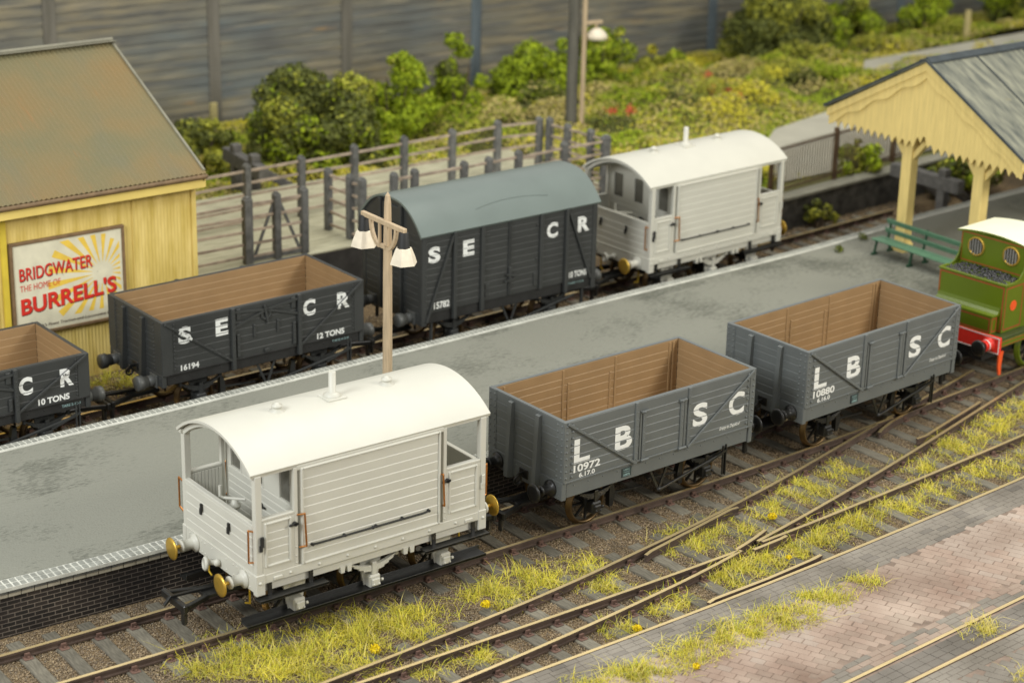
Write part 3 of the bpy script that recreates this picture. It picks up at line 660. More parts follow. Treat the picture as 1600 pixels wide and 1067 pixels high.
    for e in (-1, 1):       # ends
        mb = MB(); xo = e*L2; xi = e*(L2-th)
        for a, b in zip(zs, zs[1:]): mb.clap(xo, xo-e*.03, -W2+.10, W2-.10, a, b, 'x')
        mb.box(xo-e*.016, xi+e*.028, -W2+th, W2-th, zb+.002, zt-.016)
        mb.box(xo, xi, -W2+th+.001, W2-th-.001, zt-.014, zt, .005)
        for s in (-1, 1):
            cw = P['endcorner']; mb.box(xo+e*.009, xo-e*.02, s*W2, s*(W2-cw), zb, zt-.004, .004)
            for yr in P['endriv']:
                for z in np.linspace(zb+.09, zt-.09, P['nriv']): mb.dome((xo+e*.008, s*(W2-yr), z), (e, 0, 0), P['rivr'])
            yq = s*.42
            mb.prism([(0, zt-.06), (e*.075, zt-.075), (e*.13, zb), (e*.15, zs_), (0, zs_-.03)], lambda u, v, h: (xo+u, h, v), yq-.058, yq+.058)
            for z in np.linspace(zb+.05, zt-.2, 6): mb.dome((xo+e*.005, yq+.10*s, z), (e, 0, 0), .015)
        mb.build('end_panel', m, t)
        il = MB()
        for a, b in zip(zs, zs[1:]): il.clap(xi, xi+e*.028, -W2+th+.002, W2-th-.002, a, b, 'x')
        il.build('interior_lining', BROWN, t)
        hb = MB(); hb.box(xo+e*.012, xo-e*.10, -W2+.01, W2-.01, zs_, zb-.004, .012)
        for s in (-1, 1):
            for (yy, zz) in ((W2-.1, zb-.09), (W2-.1, zs_+.08), (.25, zb-.1), (.25, zs_+.1)): hb.dome((xo+e*.012, s*yy, zz), (e, 0, 0), .018)
        hb.build('headstock', m if P['style'] == 'lb' else SEGREY, t)
        hk = MB(); hk.box(xo+e*.01, xo+e*.035, -.13, .13, zs_+.09, zs_+.29, .01); hk.bar((xo+e*.02, 0, zs_+.2), (xo+e*.18, 0, zs_+.2), .05, .07, b=.01); hk.bar((xo+e*.16, 0, zs_+.2), (xo+e*.20, 0, zs_+.05), .05, b=.01)
        hk.lathe((xo+e*.17, 0, zs_+.08), (0, 1, 0), [(.10, -.02), (.10, .02), (.065, .02), (.065, -.02), (.10, -.02)], 12)
        hk.build('drawhook', BLACK, t)
        for s in (-1, 1):
            if P['style'] == 'lb': buffer(t, xo+e*.012, s*.82, 1.06, e, BLACK, BLACK, BLACK, L=.45, r=.19)
            else: buffer_solid(t, xo+e*.012, s*.82, 1.05, e, P['bufm'])
        coupling(t, xo-e*.15, e, .5, BLACK)
    fl = MB(); fl.box(-L2+th, L2-th, -W2+th, W2-th, zb-.02, zb+.012); fl.build('floor', BROWN, t)
    so = MB()
    for s in (-1, 1):
        so.box(-L2+.11, L2-.11, s*(W2-.035), s*(W2-.13), zs_+.03, zb-.006, .01)
        so.box(-L2+.02, L2-.02, s*(W2+.012), s*(W2-.06), zb-.03, zb+.01, .006)
        for x in np.linspace(-L2+.3, L2-.3, 13): so.dome((x, s*(W2-.035), zb-.12), (0, s, 0), .018)
        for x in np.linspace(-L2+.2, L2-.2, 9): so.dome((x, s*(W2+.012), zb-.01), (0, s, 0), .02)
    so.build('solebar', m if P['style'] == 'lb' else BLACKMATT, t)
    for x in P['axles']:
        for s in (-1, 1):
            wheel(t, x, s*.66, .44, s); axlebox(t, x, s*.86, P['under'], .44, True, P['spring'], zs_+.04)
        ax = MB(); ax.cyl((x, -.85, .44), (x, .85, .44), .05, n=8); ax.build('axle', BLACKMATT, t)
    for s in (-1, 1):
        br = MB(); y = s*(W2-.09)
        for x0 in (-.2, .26): br.bar((x0, y, zs_+.04), (.05, y, .43), .05, .03, up=(0, 1, 0))
        br.bar((.05, y+s*.03, .45), (P['lever'], y+s*.06, .82), .05, .05, b=.006)
        br.bar((P['lever']-.55, y+s*.06, .66), (P['lever']+.12, y+s*.06, .88), .055, .04)
        br.dome((.05, y+s*.02, .45), (0, s, 0), .05)
        for k in (-1, 1): br.bar((.05+k*.06, s*.66, .45+k*.06), (.05+k*.9, s*.66, .45), .04)
        for k in (-1, 1): br.prism([(.0, .2), (.10, .2), (.16, .45), (.1, .7), (.0, .7)], lambda u, v, h: (k*(.98-u*.9)+.05, h, v), s*.60, s*.72)
        br.build('brake_gear', P['under'], t)
        gd = MB(); gx = P['lever']+.1; gd.bar((gx, y+s*.04, zs_+.12), (gx, y+s*.04, .33), .09, .03, b=.006); gd.bar((gx-.08, y+s*.07, zs_+.1), (gx-.08, y+s*.07, .36), .03); gd.build('brake_guard', P['under'], t)
    ub = MB(); ub.box(-L2+.2, L2-.2, -.6, .6, zs_+.02, zs_+.1); ub.build('underframe', BLACKMATT, t)
    return t, zs
def side_frame(y): return lambda u, v: (u, y, v)

LB = dict(L=5.04, W=2.31, top=2.505, body=1.265, sole=.885, paint=LBGREY, planks=7, post=.70, corner=.15, rivx=(.06, .205), nriv=9, rivr=.028, postd=.028, postdown=.0, strapd=.032, endcorner=.24, endriv=(.06, .19), style='lb', under=BLACK, spring=BLACK, bufm=BLACK, axles=(-1.5, 1.45), lever=1.72, topw=-.03)
def lb_wagon(label, loc, rz, num, tare):
    t, zs = open_wagon('open_wagon', label, loc, rz, LB, 'open planked goods wagons')
    y = -1.1585; F = side_frame(y); B_ = bands(zs)
    for ch, x0, x1 in (('L', -2.27, -1.87), ('B', -1.24, -.80), ('S', .81, 1.21), ('C', 1.80, 2.23)): lettering(ch, (x0, x1, 1.60, 2.10), F, LETTER, t, .032, bands=B_)
    lettering(num, (-2.27, -1.60, 1.415, 1.575), F, LETTER, t, .03, bands=None)
    lettering(tare, (-2.13, -1.73, 1.29, 1.39), F, LETTER, t, .03, bands=None)
    lettering('Empty to Deptford', (1.57, 2.14, 1.345, 1.44), F, LETTER, t, .012, .35)
    pm_ = MB(); pm_.box(-1.0, -.76, -1.137, -1.12, .985, 1.175, .004)
    pl = pm_.build('number_plate', mat('plate_slate', (.03, .045, .045), .5, .1), t)
    pf = side_frame(-1.1385)
    lettering('LBSC', (-.96, -.80, 1.125, 1.155), pf, LETTERBLUE, pl, .01); lettering('LANCING', (-.96, -.80, 1.08, 1.105), pf, LETTERBLUE, pl, .005); lettering(num, (-.96, -.80, 1.0, 1.055), pf, LETTERBLUE, pl, .02)
    return t
lb_wagon('grey open wagon numbered 10972 with brown interior, next to the white front brake van', (0, 0, 0), R(1.375), '10972', '6.17.0')
lb_wagon('grey open wagon numbered 10880 with brown interior, next to the green engine', (6.52, .26, 0), R(3.4), '10880', '6.16.0')

SE = dict(L=5.18, W=2.36, top=2.44, body=1.24, sole=.95, paint=SEGREY, planks=7, post=.85, corner=.26, rivx=(.30,), nriv=13, rivr=.021, postd=.07, postdown=.22, strapd=.036, endcorner=.30, endriv=(.33,), style='se', under=SEGREY, spring=SEGREY, bufm=mat('charcoal_buffer', (.075, .077, .072), .4, .1), axles=(-1.55, 1.6), lever=2.15, topw=-.02)
t, zs = open_wagon('open_wagon', 'charcoal open wagon numbered 16194 with brown interior, in front of the yellow hut corner', (-3.51, 9.26, 0), R(1.29), SE, 'open planked goods wagons')
B_ = bands(zs); F = side_frame(-1.1835)
for ch, x0, x1 in (('S', -2.19, -1.87), ('E', -1.27, -.96), ('C', .97, 1.29), ('R', 1.87, 2.21)): lettering(ch, (x0, x1, 1.87, 2.26), F, LETTER, t, .045, bands=B_)
def on_strap(ch, x0, x1, z0, z1, P, t):
    e = 1 if x0 > 0 else -1
    lettering(ch, (x0, x1, z0, z1), side_frame(-P['W']/2-P['strapd']-.0185), LETTER, t, .045, strip=((e*(P['L']/2-.07), P['top']-.03), (e*(P['post']-.02), P['body']-.04), .0265))
on_strap('S', -2.19, -1.87, 1.87, 2.26, SE, t); on_strap('R', 1.87, 2.21, 1.87, 2.26, SE, t)
lettering('16194', (-2.15, -1.70, 1.265, 1.40), F, LETTER, t, .03); lettering('12 TONS', (1.33, 2.06, 1.265, 1.40), F, LETTER, t, .035); lettering('TARE 6-2-0', (1.75, 2.2, 1.10, 1.15), side_frame(-1.150), LETTERBLUE, t, .01)
SE2 = dict(SE); SE2.update(L=5.0, top=2.16, body=1.22, planks=5)
t, zs = open_wagon('open_wagon', 'lower charcoal open wagon marked 10 tons, cut off by the left edge of the view', (-10.32, 9.085, 0), R(1.1), SE2, 'open planked goods wagons')
B_ = bands(zs)
for ch, x0, x1 in (('S', -2.0, -1.6), ('E', -1.2, -.85), ('C', .93, 1.23), ('R', 1.84, 2.14)): lettering(ch, (x0, x1, 1.54, 1.93), F, LETTER, t, .045, bands=B_)
on_strap('R', 1.84, 2.14, 1.54, 1.93, SE2, t)
lettering('10 TONS', (1.33, 2.03, 1.25, 1.385), F, LETTER, t, .035); lettering('TARE 5-11-1', (1.86, 2.28, 1.07, 1.13), side_frame(-1.150), LETTERBLUE, t, .01)

# ------------------------------------------------------------------ brake van
def arc_roof(L2, hw, ze, za, n=20, pw=None):
    if pw: return [(-hw+2*hw*k/n, ze+(za-ze)*(1-abs(-1+2*k/n)**pw)) for k in range(n+1)]
    rise = za-ze; r = (hw*hw+rise*rise)/(2*rise); a = math.asin(hw/r)
    return [(r*math.sin(-a+2*a*k/n), za-r+r*math.cos(-a+2*a*k/n)) for k in range(n+1)]
def arc_z(y, hw, ze, za):
    rise = za-ze; r = (hw*hw+rise*rise)/(2*rise); return za-r+math.sqrt(max(0, r*r-y*y))
def brake_van(label, loc, rz):
    t = thing('brake_van', label, 'brake van', loc, rz, 'white brake vans'); m = WHITE
    L2, W2, zb, zsol = 2.42, 1.288, 1.25, .92; ze, za, hw, RL = 3.16, 3.62, 1.29, 2.5
    # roof: solid arched sheet with a rim
    rb_ = MB(); out = arc_roof(RL, hw, ze, za, 28); inn = [(y*.985, z-.05) for y, z in out]
    rb_.sheet([[(x, y, z) for y, z in out] for x in (-RL, RL)]); rb_.sheet([[(x, y, z) for y, z in inn] for x in (-RL, RL)])
    for e in (-1, 1): rb_.sheet([[(e*RL, a[0], a[1]), (e*RL, b[0], b[1])] for a, b in zip(out, inn)], smooth=False)
    for s in (0, -1): rb_.sheet([[(x, out[s][0], out[s][1]), (x, inn[s][0], inn[s][1])] for x in (-RL, RL)], smooth=False)
    for e in (-1, 1):   # end hoops
        hp = [(y*.955, z-.05) for y, z in out]; hq = [(y*.925, z-.13) for y, z in out]
        for k in range(28):
            A = [hp[k], hp[k+1], hq[k+1], hq[k]]
            rb_.prism(A, lambda u, v, h: (h, u, v), e*(L2-.01), e*(L2-.11))
    for s in (-1, 1): rb_.box(-RL+.03, RL-.03, s*1.262, s*1.19, ze-.085, ze-.015, .006)
    roof = rb_.build('roof', m, t)
    for x in (-1.2, 1.1):
        v = MB(); v.lathe((x, 0, za-.02), (0, 0, 1), [(.14, 0), (.14, .03), (.09, .04), (.085, .09), (.10, .095), (.10, .125), (.05, .14), (.04, .165), (.0005, .17)], 18); v.build('roof_vent', m, roof)
    v = MB(); v.box(-.25, .13, -.19, .19, za-.05, za+.03, .012); v.lathe((-.06, 0, za+.02), (0, 0, 1), [(.16, 0), (.165, .03), (.08, .075), (.066, .08), (.066, .46), (.055, .47), (.045, .47), (.045, .4), (.0005, .4)], 18); v.build('stove_pipe', m, roof)
    # corner posts
    for e in (-1, 1):
        for s in (-1, 1):
            p = MB(); p.box(e*L2, e*(L2-.13), s*W2, s*(W2-.12), zsol, ze-.05, .010)
            p.box(e*(L2+.018), e*(L2-.16), s*(W2+.018), s*(W2-.1), zsol-.03, zb+.03, .012); p.dome((e*(L2-.06), s*(W2+.018), zb-.12), (0, s, 0), .035)
            p.build('corner_post', m, t)
    # ends
    for e in (-1, 1):
        eb = MB(); zs = np.linspace(zb+.01, 2.13, 6); planks(eb, -W2+.121, W2-.121, zs, e*L2, -e*.025, axis='x', gap=.002, bev=.016)
        eb.box(e*(L2-.02), e*(L2-.075), -W2+.121, W2-.121, zb, 2.14); eb.box(e*(L2+.012), e*(L2-.09), -W2+.11, W2-.11, 2.13, 2.20, .010)
        eb.build('end_panel', m, t)
        hb = MB(); hb.box(e*(L2+.004), e*(L2-.12), -W2+.1, W2-.1, zsol, zb, .012); hb.box(e*(L2+.012), e*(L2-.05), -W2+.1, W2-.1, zb-.02, zb+.02, .006)
        for y in (-.62, -.5, -.25, .25, .5, .62, 1.05, -1.05):
            for z in (zsol+.07, zb-.06): hb.dome((e*(L2+.004), y, z), (e, 0, 0), .020)
        hb.build('headstock', m, t)
        for s in (-1, 1):
            buffer(t, e*L2, s*.864, 1.07, e, WHITE, BRASS, BRASS, L=.5, r=.205)
            gi = MB(); x = e*(L2-.18); gi.tube([(x, s*.72, zsol), (x, s*.72, .48), (x+e*.02, s*.60, .44)] if s < 0 else [(x, s*.72, zsol), (x, s*.72, .5), (x, s*.62, .46)], .02, 6); gi.build('guard_wire', BRASSWIRE, t)
        vp = MB(); vp.cyl((e*L2, .1, .98), (e*(L2+.16), .16, 1.0), .05, n=10); vp.lathe((e*(L2+.16), .16, .98), (e, .3, .1), [(.0005, 0), (.13, 0), (.13, .05), (.09, .075), (.09, .06), (.0005, .06)], 16); vp.ball((e*(L2+.06), -.02, 1.04), .07); vp.build('vacuum_pipe', m, t)
        for y in (.60, -.36):
            li = MB(); li.box(e*(L2+.004), e*(L2+.035), y-.03, y+.03, 1.72, 1.84, .006); li.box(e*(L2+.01), e*(L2+.05), y-.07, y-.02, 1.80, 1.95, .008); li.build('lamp_iron', BLACKMATT, t)
        for s in (-1, 1):
            hr = MB(); x0, x1 = e*(L2), e*(L2+.09); y = s*(W2-.1) if s < 0 else s*(W2+.0)
            pts = [(x0, y, 2.08), (x1, y, 2.12), (x1, y, 1.52), (x0, y, 1.50)]
            if s > 0: pts = [(e*(L2-.02), y, 2.1), (e*(L2-.02), y+.16, 2.12), (e*(L2-.02), y+.16, 1.55), (e*(L2-.02), y, 1.50)]
            hr.tube(pts, .018, 8); hr.build('handrail', COPPER, t)
        coupling(t, e*(L2-.05), e, .52)
    # cabin
    for s in (-1, 1):
        yo = s*W2; cb = MB(); x0, x1 = -1.53, 1.41
        cb.box(x0, x1, yo-s*.012, yo-s*.09, zb, ze-.03)
        for (a, b, c, d) in ((-1.66, -1.585, zsol+.34, ze-.06), (1.465, 1.54, zsol+.34, ze-.06)): cb.box(a, b, yo+s*.0, yo-s*.08, c, d, .006)
        cb.box(-1.59, 1.47, yo, yo-s*.05, ze-.12, ze-.04, .006)
        zs = np.linspace(1.30, 3.03, 11)
        for a, b in zip(zs, zs[1:]): cb.clap(-1.47, 1.35, yo, yo-s*.03, a, b, 'y')
        # raised moulding
        fx0, fx1, fz0, fz1, w_ = -1.52, 1.40, 1.255, 3.075, .045
        for (a, b, c, d) in ((fx0, fx0+w_, fz0, fz1), (fx1-w_, fx1, fz0, fz1), (fx0+w_, fx1-w_, fz0, fz0+w_), (fx0+w_, fx1-w_, fz1-w_, fz1)): cb.box(a, b, yo+s*.028, yo-s*.02, c, d, .014)
        for z in (1.32, 1.45, 1.62): cb.dome((-1.625, yo+s*0, z), (0, s, 0), .018); cb.dome((1.50, yo+s*0, z), (0, s, 0), .018)
        cb.build('cabin_side', m, t)
        gr = MB(); gr.tube([(-1.33, yo+s*.03, 1.60), (-1.2, yo+s*.05, 1.60), (1.0, yo+s*.05, 1.585), (1.14, yo+s*.03, 1.585)], .02, 8)
        for x in (-1.32, -.66, 0, .56, 1.13): gr.cyl((x, yo, 1.595), (x, yo+s*.06, 1.595), .026, n=8)
        gr.ball((-.08, yo+s*.05, 1.595), .035); gr.build('grab_rail', BLACKMATT, t)
        for x in (-1.60, 1.43):
            hr = MB(); x2 = x+.11*(1 if x < 0 else -.1); pts = [(x, yo, 2.22), (x2-.0, yo+s*.07, 2.24), (x2+.03, yo+s*.07, 1.62), (x+.03, yo, 1.60)]; hr.tube(pts, .018, 8); hr.build('handrail', COPPER, t)
        # verandah side doors
        for (a, b) in ((-L2+.13, -1.66), (1.54, L2-.13)):
            vd = MB(); top = 2.31
            vd.box(a, b, yo-s*.03, yo-s*.085, zb, top-.02); vd.box(a-.01, b+.0, yo+s*.004, yo-s*.1, top-.055, top, .012)
            vd.box(a, b, yo-s*.002, yo-s*.03, zb, 1.40, .0); vd.box(a, b, yo-s*.002, yo-s*.03, 2.22, top-.056)
            fx0, fx1 = a+.04, b-.06; fz0, fz1 = 1.39, 2.225; w_ = .045
            vd.box(a, fx0+.01, yo-s*.002, yo-s*.03, 1.40, 2.22); vd.box(fx1-.01, b, yo-s*.002, yo-s*.03, 1.40, 2.22)
            for (p, q, c, d) in ((fx0, fx0+w_, fz0, fz1), (fx1-w_, fx1, fz0, fz1), (fx0+w_, fx1-w_, fz0, fz0+w_), (fx0+w_, fx1-w_, fz1-w_, fz1)): vd.box(p, q, yo+s*.022, yo-s*.03, c, d, .012)
            zs = np.linspace(fz0+w_, fz1-w_, 6)
            for p, q in zip(zs, zs[1:]): vd.clap(fx0+w_, fx1-w_, yo-s*.006, yo-s*.03, p, q, 'y')
            for k in range(9):   # vertical boards inside
                xx = a+(b-a)*k/9; vd.box(xx+.004, xx+(b-a)/9-.004, yo-s*.09, yo-s*.105, zb, top-.06, .004)
            d_ = vd.build('side_door', m, t)
            lx = b-.0 if a < 0 else a
            lt = MB(); lt.box(lx-.13, lx+.07, yo+s*.06, yo+s*.03, 2.05, 2.10, .012); lt.cyl((lx, yo-s*.03, 2.075), (lx, yo+s*.06, 2.075), .04, n=10); lt.build('door_latch', BLACKMATT, d_)
        # lamp irons on the side
        for e in (-1, 1):
            li = MB(); x = e*(L2-.09); li.box(x-.03, x+.03, yo+s*.035, yo, 1.72, 1.84, .006); li.box(x-.02, x+.05, yo+s*.05, yo+s*.015, 1.80, 2.0, .008)
            li.build('lamp_iron', BLACKMATT if e < 0 else m, t)
        so = MB(); so.box(-L2+.13, L2-.13, yo+s*.006, yo-s*.10, zb-.16, zb+.012, .010); so.box(-L2+.13, L2-.13, yo-s*.06, yo-s*.14, zsol+.0, zb-.15, .008)
        for x in np.linspace(-1.75, 1.75, 7): so.dome((x, yo+s*.006, zb-.075), (0, s, 0), .032)
        for x in (-2.05, -1.97, 2.0, 2.08): so.box(x-.05, x+.05, yo+s*.03, yo, zb-.13, zb-.06, .012)
        so.build('solebar', m, t)
        # footboards
        for (a, b) in ((-L2-.02, -1.05), (1.0, L2+.02)):
            fb = MB(); fb.box(a, b, s*(W2-.06), s*(W2+.14), .82, .85, .006); fb.box(a, b, s*(W2+.125), s*(W2+.14), .80, .86, .004)
            for x in (a+.28, b-.28): fb.box(x-.04, x+.04, s*(W2-.03), s*(W2-.0), .83, 1.1, .004)
            fb.build('footboard', BLACK, t)
        fb = MB(); fb.box(-L2-.15, L2+.1, s*.97, s*1.22, .285, .315, .006); fb.box(-L2-.15, L2+.1, s*1.205, s*1.22, .27, .33, .004); fb.box(-L2-.15, L2+.1, s*.97, s*.985, .30, .40, .004); fb.build('footboard', BLACK, t)
        for x in (-1.5, .08, 1.63):
            wheel(t, x, s*.66, .43, s, WHEELRIM)
            o = axlebox(t, x, s*1.02, WHITE, .43, abs(x) < 1, WHITE, zsol+.06)
            for k in (-1, 1):
                for q in (0, 1): br = MB(); br.prism([(-.05, .95), (.05, .95), (.035, .83), (-.035, .83)], lambda u, v, h: (x+k*(.60+.14*q)+u, h, v), s*(W2-.13), s*(W2-.03)); (br.build('spring_bracket', WHITE, t) if abs(x) < 1 else None)
    for x in (-1.5, .08, 1.63): ax = MB(); ax.cyl((x, -1, .43), (x, 1, .43), .05, n=8); ax.build('axle', BLACKMATT, t)
    fl = MB(); fl.box(-L2+.08, L2-.08, -W2+.1, W2-.1, zb-.05, zb+.0); fl.build('floor', m, t)
    uf = MB(); uf.box(-L2+.13, L2-.13, -.85, .85, zsol-.12, zb-.055); uf.build('underframe', BLACKMATT, t)
    # bulkheads with three windows and a door handle
    for e in (-1, 1):
        xo = e*1.53 if e < 0 else 1.41; bk = MB(); wz0, wz1 = 2.24, 2.93
        wins = [(-.98, -.57), (-.05, .34), (.72, 1.12)]
        ys = [-W2+.09, -.98, -.57, -.05, .34, .72, 1.12, W2-.09]
        X0, X1 = xo, xo-e*.05
        zs = np.linspace(zb, wz0, 8)
        for a, b in zip(zs, zs[1:]): bk.clap(X0, X1, -W2+.09, W2-.09, a, b, 'x')
        bk.box(xo-e*.02, xo-e*.06, -W2+.09, W2-.09, zb, wz0)
        for i in range(0, 8, 2): bk.box(X0, X1, ys[i], ys[i+1], wz0+.0, wz1, .004)
        # gable above the windows, following the roof
        n = 20; yy = np.linspace(-W2+.09, W2-.09, n+1)
        bk.sheet([[(X0, y, wz1) for y in yy], [(X0, y, arc_z(y, hw, ze, za)-.05) for y in yy]], smooth=False); bk.sheet([[(X1, y, wz1) for y in yy], [(X1, y, arc_z(y, hw, ze, za)-.05) for y in yy]], smooth=False)
        bk.box(X0, X1, -W2+.09, W2-.09, wz1-.02, wz1, 0)
        bo = bk.build('bulkhead', m, t)
        for (a, b) in wins:
            f = MB(); f.box(xo-e*.03, xo-e*.04, a, b, wz0, wz1); fo = f.build('window_pane', GLASS, t)
            g = MB()
            for (p, q, c, d) in ((a, a+.03, wz0, wz1), (b-.03, b, wz0, wz1), (a+.03, b-.03, wz0, wz0+.03), (a+.03, b-.03, wz1-.03, wz1)): g.box(xo+e*.008, xo-e*.04, p, q, c, d, .004)
            g.build('window_frame', m, fo)
        hd = MB(); hd.box(xo+e*.05, xo+e*.02, -.13, .06, 1.86, 1.91, .012); hd.cyl((xo, .02, 1.885), (xo+e*.05, .02, 1.885), .045, n=10); hd.build('door_handle', BLACKMATT, bo)
    # hand brake column in the verandah
    for e in (-1, 1):
        hb = MB(); x, y = e*2.02, .12; hb.cyl((x, y, zb), (x, y, 2.0), .045, n=10); hb.lathe((x, y, 1.93), (0, 0, 1), [(.0005, 0), (.10, .0), (.11, .06), (.06, .10), (.05, .15), (.0005, .15)], 14)
        hb.tube([(x+.14, y-.14, 2.10), (x, y, 2.10), (x-.14, y+.14, 2.10), (x-.19, y+.17, 2.14), (x-.19, y+.17, 2.34)], .03, 8); hb.build('hand_brake', m, t)
    return t
vanK = brake_van('unpainted white brake van with brass buffers, standing at the front platform edge', (-6.82, -.03, 0), R(.09))
vanL = dup(vanK, (10.32, 9.84, 0), R(2.62), 'unpainted white brake van on the rear line behind the charcoal covered van')

# ------------------------------------------------------------------ covered van
t = thing('covered_van', 'charcoal covered goods van with slate green arched roof and white letters', 'goods van', (3.42, 9.51, 0), R(.76))
L2, W2, zb, zsol, ze, za = 2.64, 1.225, 1.22, .93, 3.13, 3.82
prof = []
for k in range(29):
    a = -1+2*k/28; prof.append((1.285*math.copysign(abs(a)**.92, a), ze+(za-ze)*(1-abs(a)**2.35)))
rb_ = MB(); inn = [(y*.97, z-.05) for y, z in prof]; RL = 2.70
rb_.sheet([[(x, y, z) for y, z in prof] for x in (-RL, RL)]); rb_.sheet([[(x, y, z) for y, z in inn] for x in (-RL, RL)])
for e in (-1, 1): rb_.sheet([[(e*RL, a[0], a[1]), (e*RL, b[0], b[1])] for a, b in zip(prof, inn)], smooth=False)
for s in (0, -1): rb_.sheet([[(x, prof[s][0], prof[s][1]), (x, inn[s][0], inn[s][1])] for x in (-RL, RL)], smooth=False)
roof = rb_.build('roof', VANROOF, t)
def vz(y): a = min(1, abs(y)/1.285)**(1/.92); return ze+(za-ze)*(1-a**2.35)
rs = MB()
for s in (-1, 1):
    pts = []
    for k in range(13):
        u = -1+k/6; y = s*(1.0-.09*(1-u*u)); pts.append((u*1.08+.15, y, vz(y)+.002))
    for a, b in zip(pts, pts[1:]): rs.bar(a, b, .014, .014)
rs.build('rain_strip', VANROOF, roof)
zs = np.linspace(zb, 3.10, 13)
for s in (-1, 1):
    yo = s*W2; mb = MB()
    for (a, b) in ((-L2+.12, -.93), (.88, L2-.12)):
        for p, q in zip(zs, zs[1:]): mb.clap(a, b, yo, yo-s*.03, p, q, 'y')
    mb.box(-L2+.02, L2-.02, yo-s*.02, yo-s*.07, zb, 3.12); mb.box(-L2+.02, L2-.02, yo+s*.01, yo-s*.02, 3.08, 3.16)
    for e in (-1, 1):
        mb.box(e*L2, e*(L2-.14), yo+s*.012, yo-s*.02, zb-.3, 3.14, .004)
        for z in np.linspace(zb, 3.0, 18): mb.dome((e*(L2-.1), yo+s*.012, z), (0, s, 0), .016)
    for x in (-1.72, 1.66): mb.box(x-.045, x+.045, yo+s*.075, yo-s*.02, zb-.25, 3.10, .008)
    for x in (-.90, .87): mb.box(x-.05, x+.05, yo+s*.06, yo-s*.02, zb-.22 if x < 0 else zb, 3.10, .008)
    mb.build('side', SEGREY, t)
    sb = MB(); sb.bar((-L2+.12, yo+s*.035, zb-.2), (-1.76, yo+s*.035, 3.03), .06, .04, up=(0, 1, 0)); sb.build('diagonal_strap', SEGREY, t)
    sb = MB(); sb.bar((L2-.18, yo+s*.035, zb-.0), (1.74, yo+s*.035, 3.03), .06, .04, up=(0, 1, 0)); sb.build('diagonal_strap', SEGREY, t)
    for (a, b) in ((-.85, -.09), (-.07, .82)):
        db = MB()
        for p, q in zip(zs, zs[1:]): db.clap(a, b, yo+s*.006, yo-s*.02, p, q, 'y')
        ed = b if a < -.5 else a
        db.box(ed-.03, ed+.03, yo+s*.04, yo, zb+.02, 3.08, .006)
        hx = a+.1 if a < -.5 else b-.1
        for z in (zb+.25, 2.0, 2.85): db.box(min(hx, a+.02 if a < -.5 else hx), hx+.06, yo+s*.03, yo, z-.03, z+.03, .008)
        db.box(hx-.06, hx+.08, yo+s*.03, yo, zb+.1, zb+.42, .008)
        db.build('door', SEGREY, t)
    lk = MB(); lk.bar((-.2, yo+s*.07, 1.78), (.1, yo+s*.07, 1.72), .05, .04); lk.box(-.12, -.04, yo+s*.07, yo+s*.03, 1.6, 1.95, .01); lk.bar((-.25, yo+s*.06, 1.60), (.05, yo+s*.06, 1.66), .04); lk.build('door_bolt', SEGREY, t)
for e in (-1, 1):
    mb = MB(); xo = e*L2; yy = np.linspace(-W2+.03, W2-.03, 15)
    for p, q in zip(zs, zs[1:]): mb.clap(xo, xo-e*.03, -W2+.05, W2-.05, p, q, 'x')
    mb.box(xo-e*.02, xo-e*.06, -W2+.04, W2-.04, zb, 3.1)
    mb.sheet([[(xo-e*.005, y, 3.08) for y in yy], [(xo-e*.005, y, vz(y)-.05) for y in yy]], smooth=False)
    for s in (-1, 1):
        mb.box(xo+e*.012, xo-e*.02, s*W2, s*(W2-.14), zb-.28, 3.14, .004); mb.box(xo+e*.09, xo, s*.42-.06, s*.42+.06, zb-.25, vz(.42)-.08, .01)
    mb.box(xo+e*.05, xo, -.34, .34, 3.2, 3.62, .02)
    mb.build('end_panel', SEGREY, t)
    hb = MB(); hb.box(xo+e*.005, xo-e*.12, -W2+.02, W2-.02, zsol, zb-.004, .01); hb.build('headstock', SEGREY, t)
    for s in (-1, 1): buffer_solid(t, xo, s*.82, 1.05, e, SE['bufm'])
    coupling(t, xo-e*.15, e, .5)
so = MB()
for s in (-1, 1): so.box(-L2+.12, L2-.12, s*(W2-.04), s*(W2-.14), zsol+.02, zb-.005, .008)
so.build('solebar', BLACKMATT, t)
uf = MB(); uf.box(-L2+.13, L2-.13, -.7, .7, zsol-.03, zb-.02); uf.build('underframe', BLACKMATT, t)
for x in (-1.5, 1.5):
    for s in (-1, 1): wheel(t, x, s*.66, .44, s); axlebox(t, x, s*.86, SEGREY, .44, True, SEGREY, zsol+.06)
for s in (-1, 1):
    br = MB(); y = s*(W2-.1)
    for x0 in (-.2, .26): br.bar((x0, y, zsol+.04), (.05, y, .43), .05, .03, up=(0, 1, 0))
    br.bar((.05, y+s*.03, .45), (2.0, y+s*.06, .84), .05, .05, b=.006)
    br.build('brake_gear', SEGREY, t)
    for k in (-1, 1): br = MB(); br.bar((k*2.3, y, zsol+.05), (k*2.3, y, .45), .06); br.build('brake_guard', SEGREY, t)
F = side_frame(-W2-.0015); Fd = side_frame(-W2-.0085); B_ = bands(zs, .012)
for ch, x0, x1 in (('S', -2.46, -2.12), ('E', -1.46, -1.13), ('C', 1.06, 1.40), ('R', 2.03, 2.40)): lettering(ch, (x0, x1, 2.44, 2.83), F, LETTER, t, .045, bands=B_)
lettering('15782', (-2.29, -1.84, 1.29, 1.46), F, LETTER, t, .03); lettering('10 TONS', (1.80, 2.36, 1.30, 1.46), F, LETTER, t, .03); lettering('TARE 7-2-0', (1.8, 2.3, 1.12, 1.17), side_frame(-W2+.038), LETTERBLUE, t, .01)

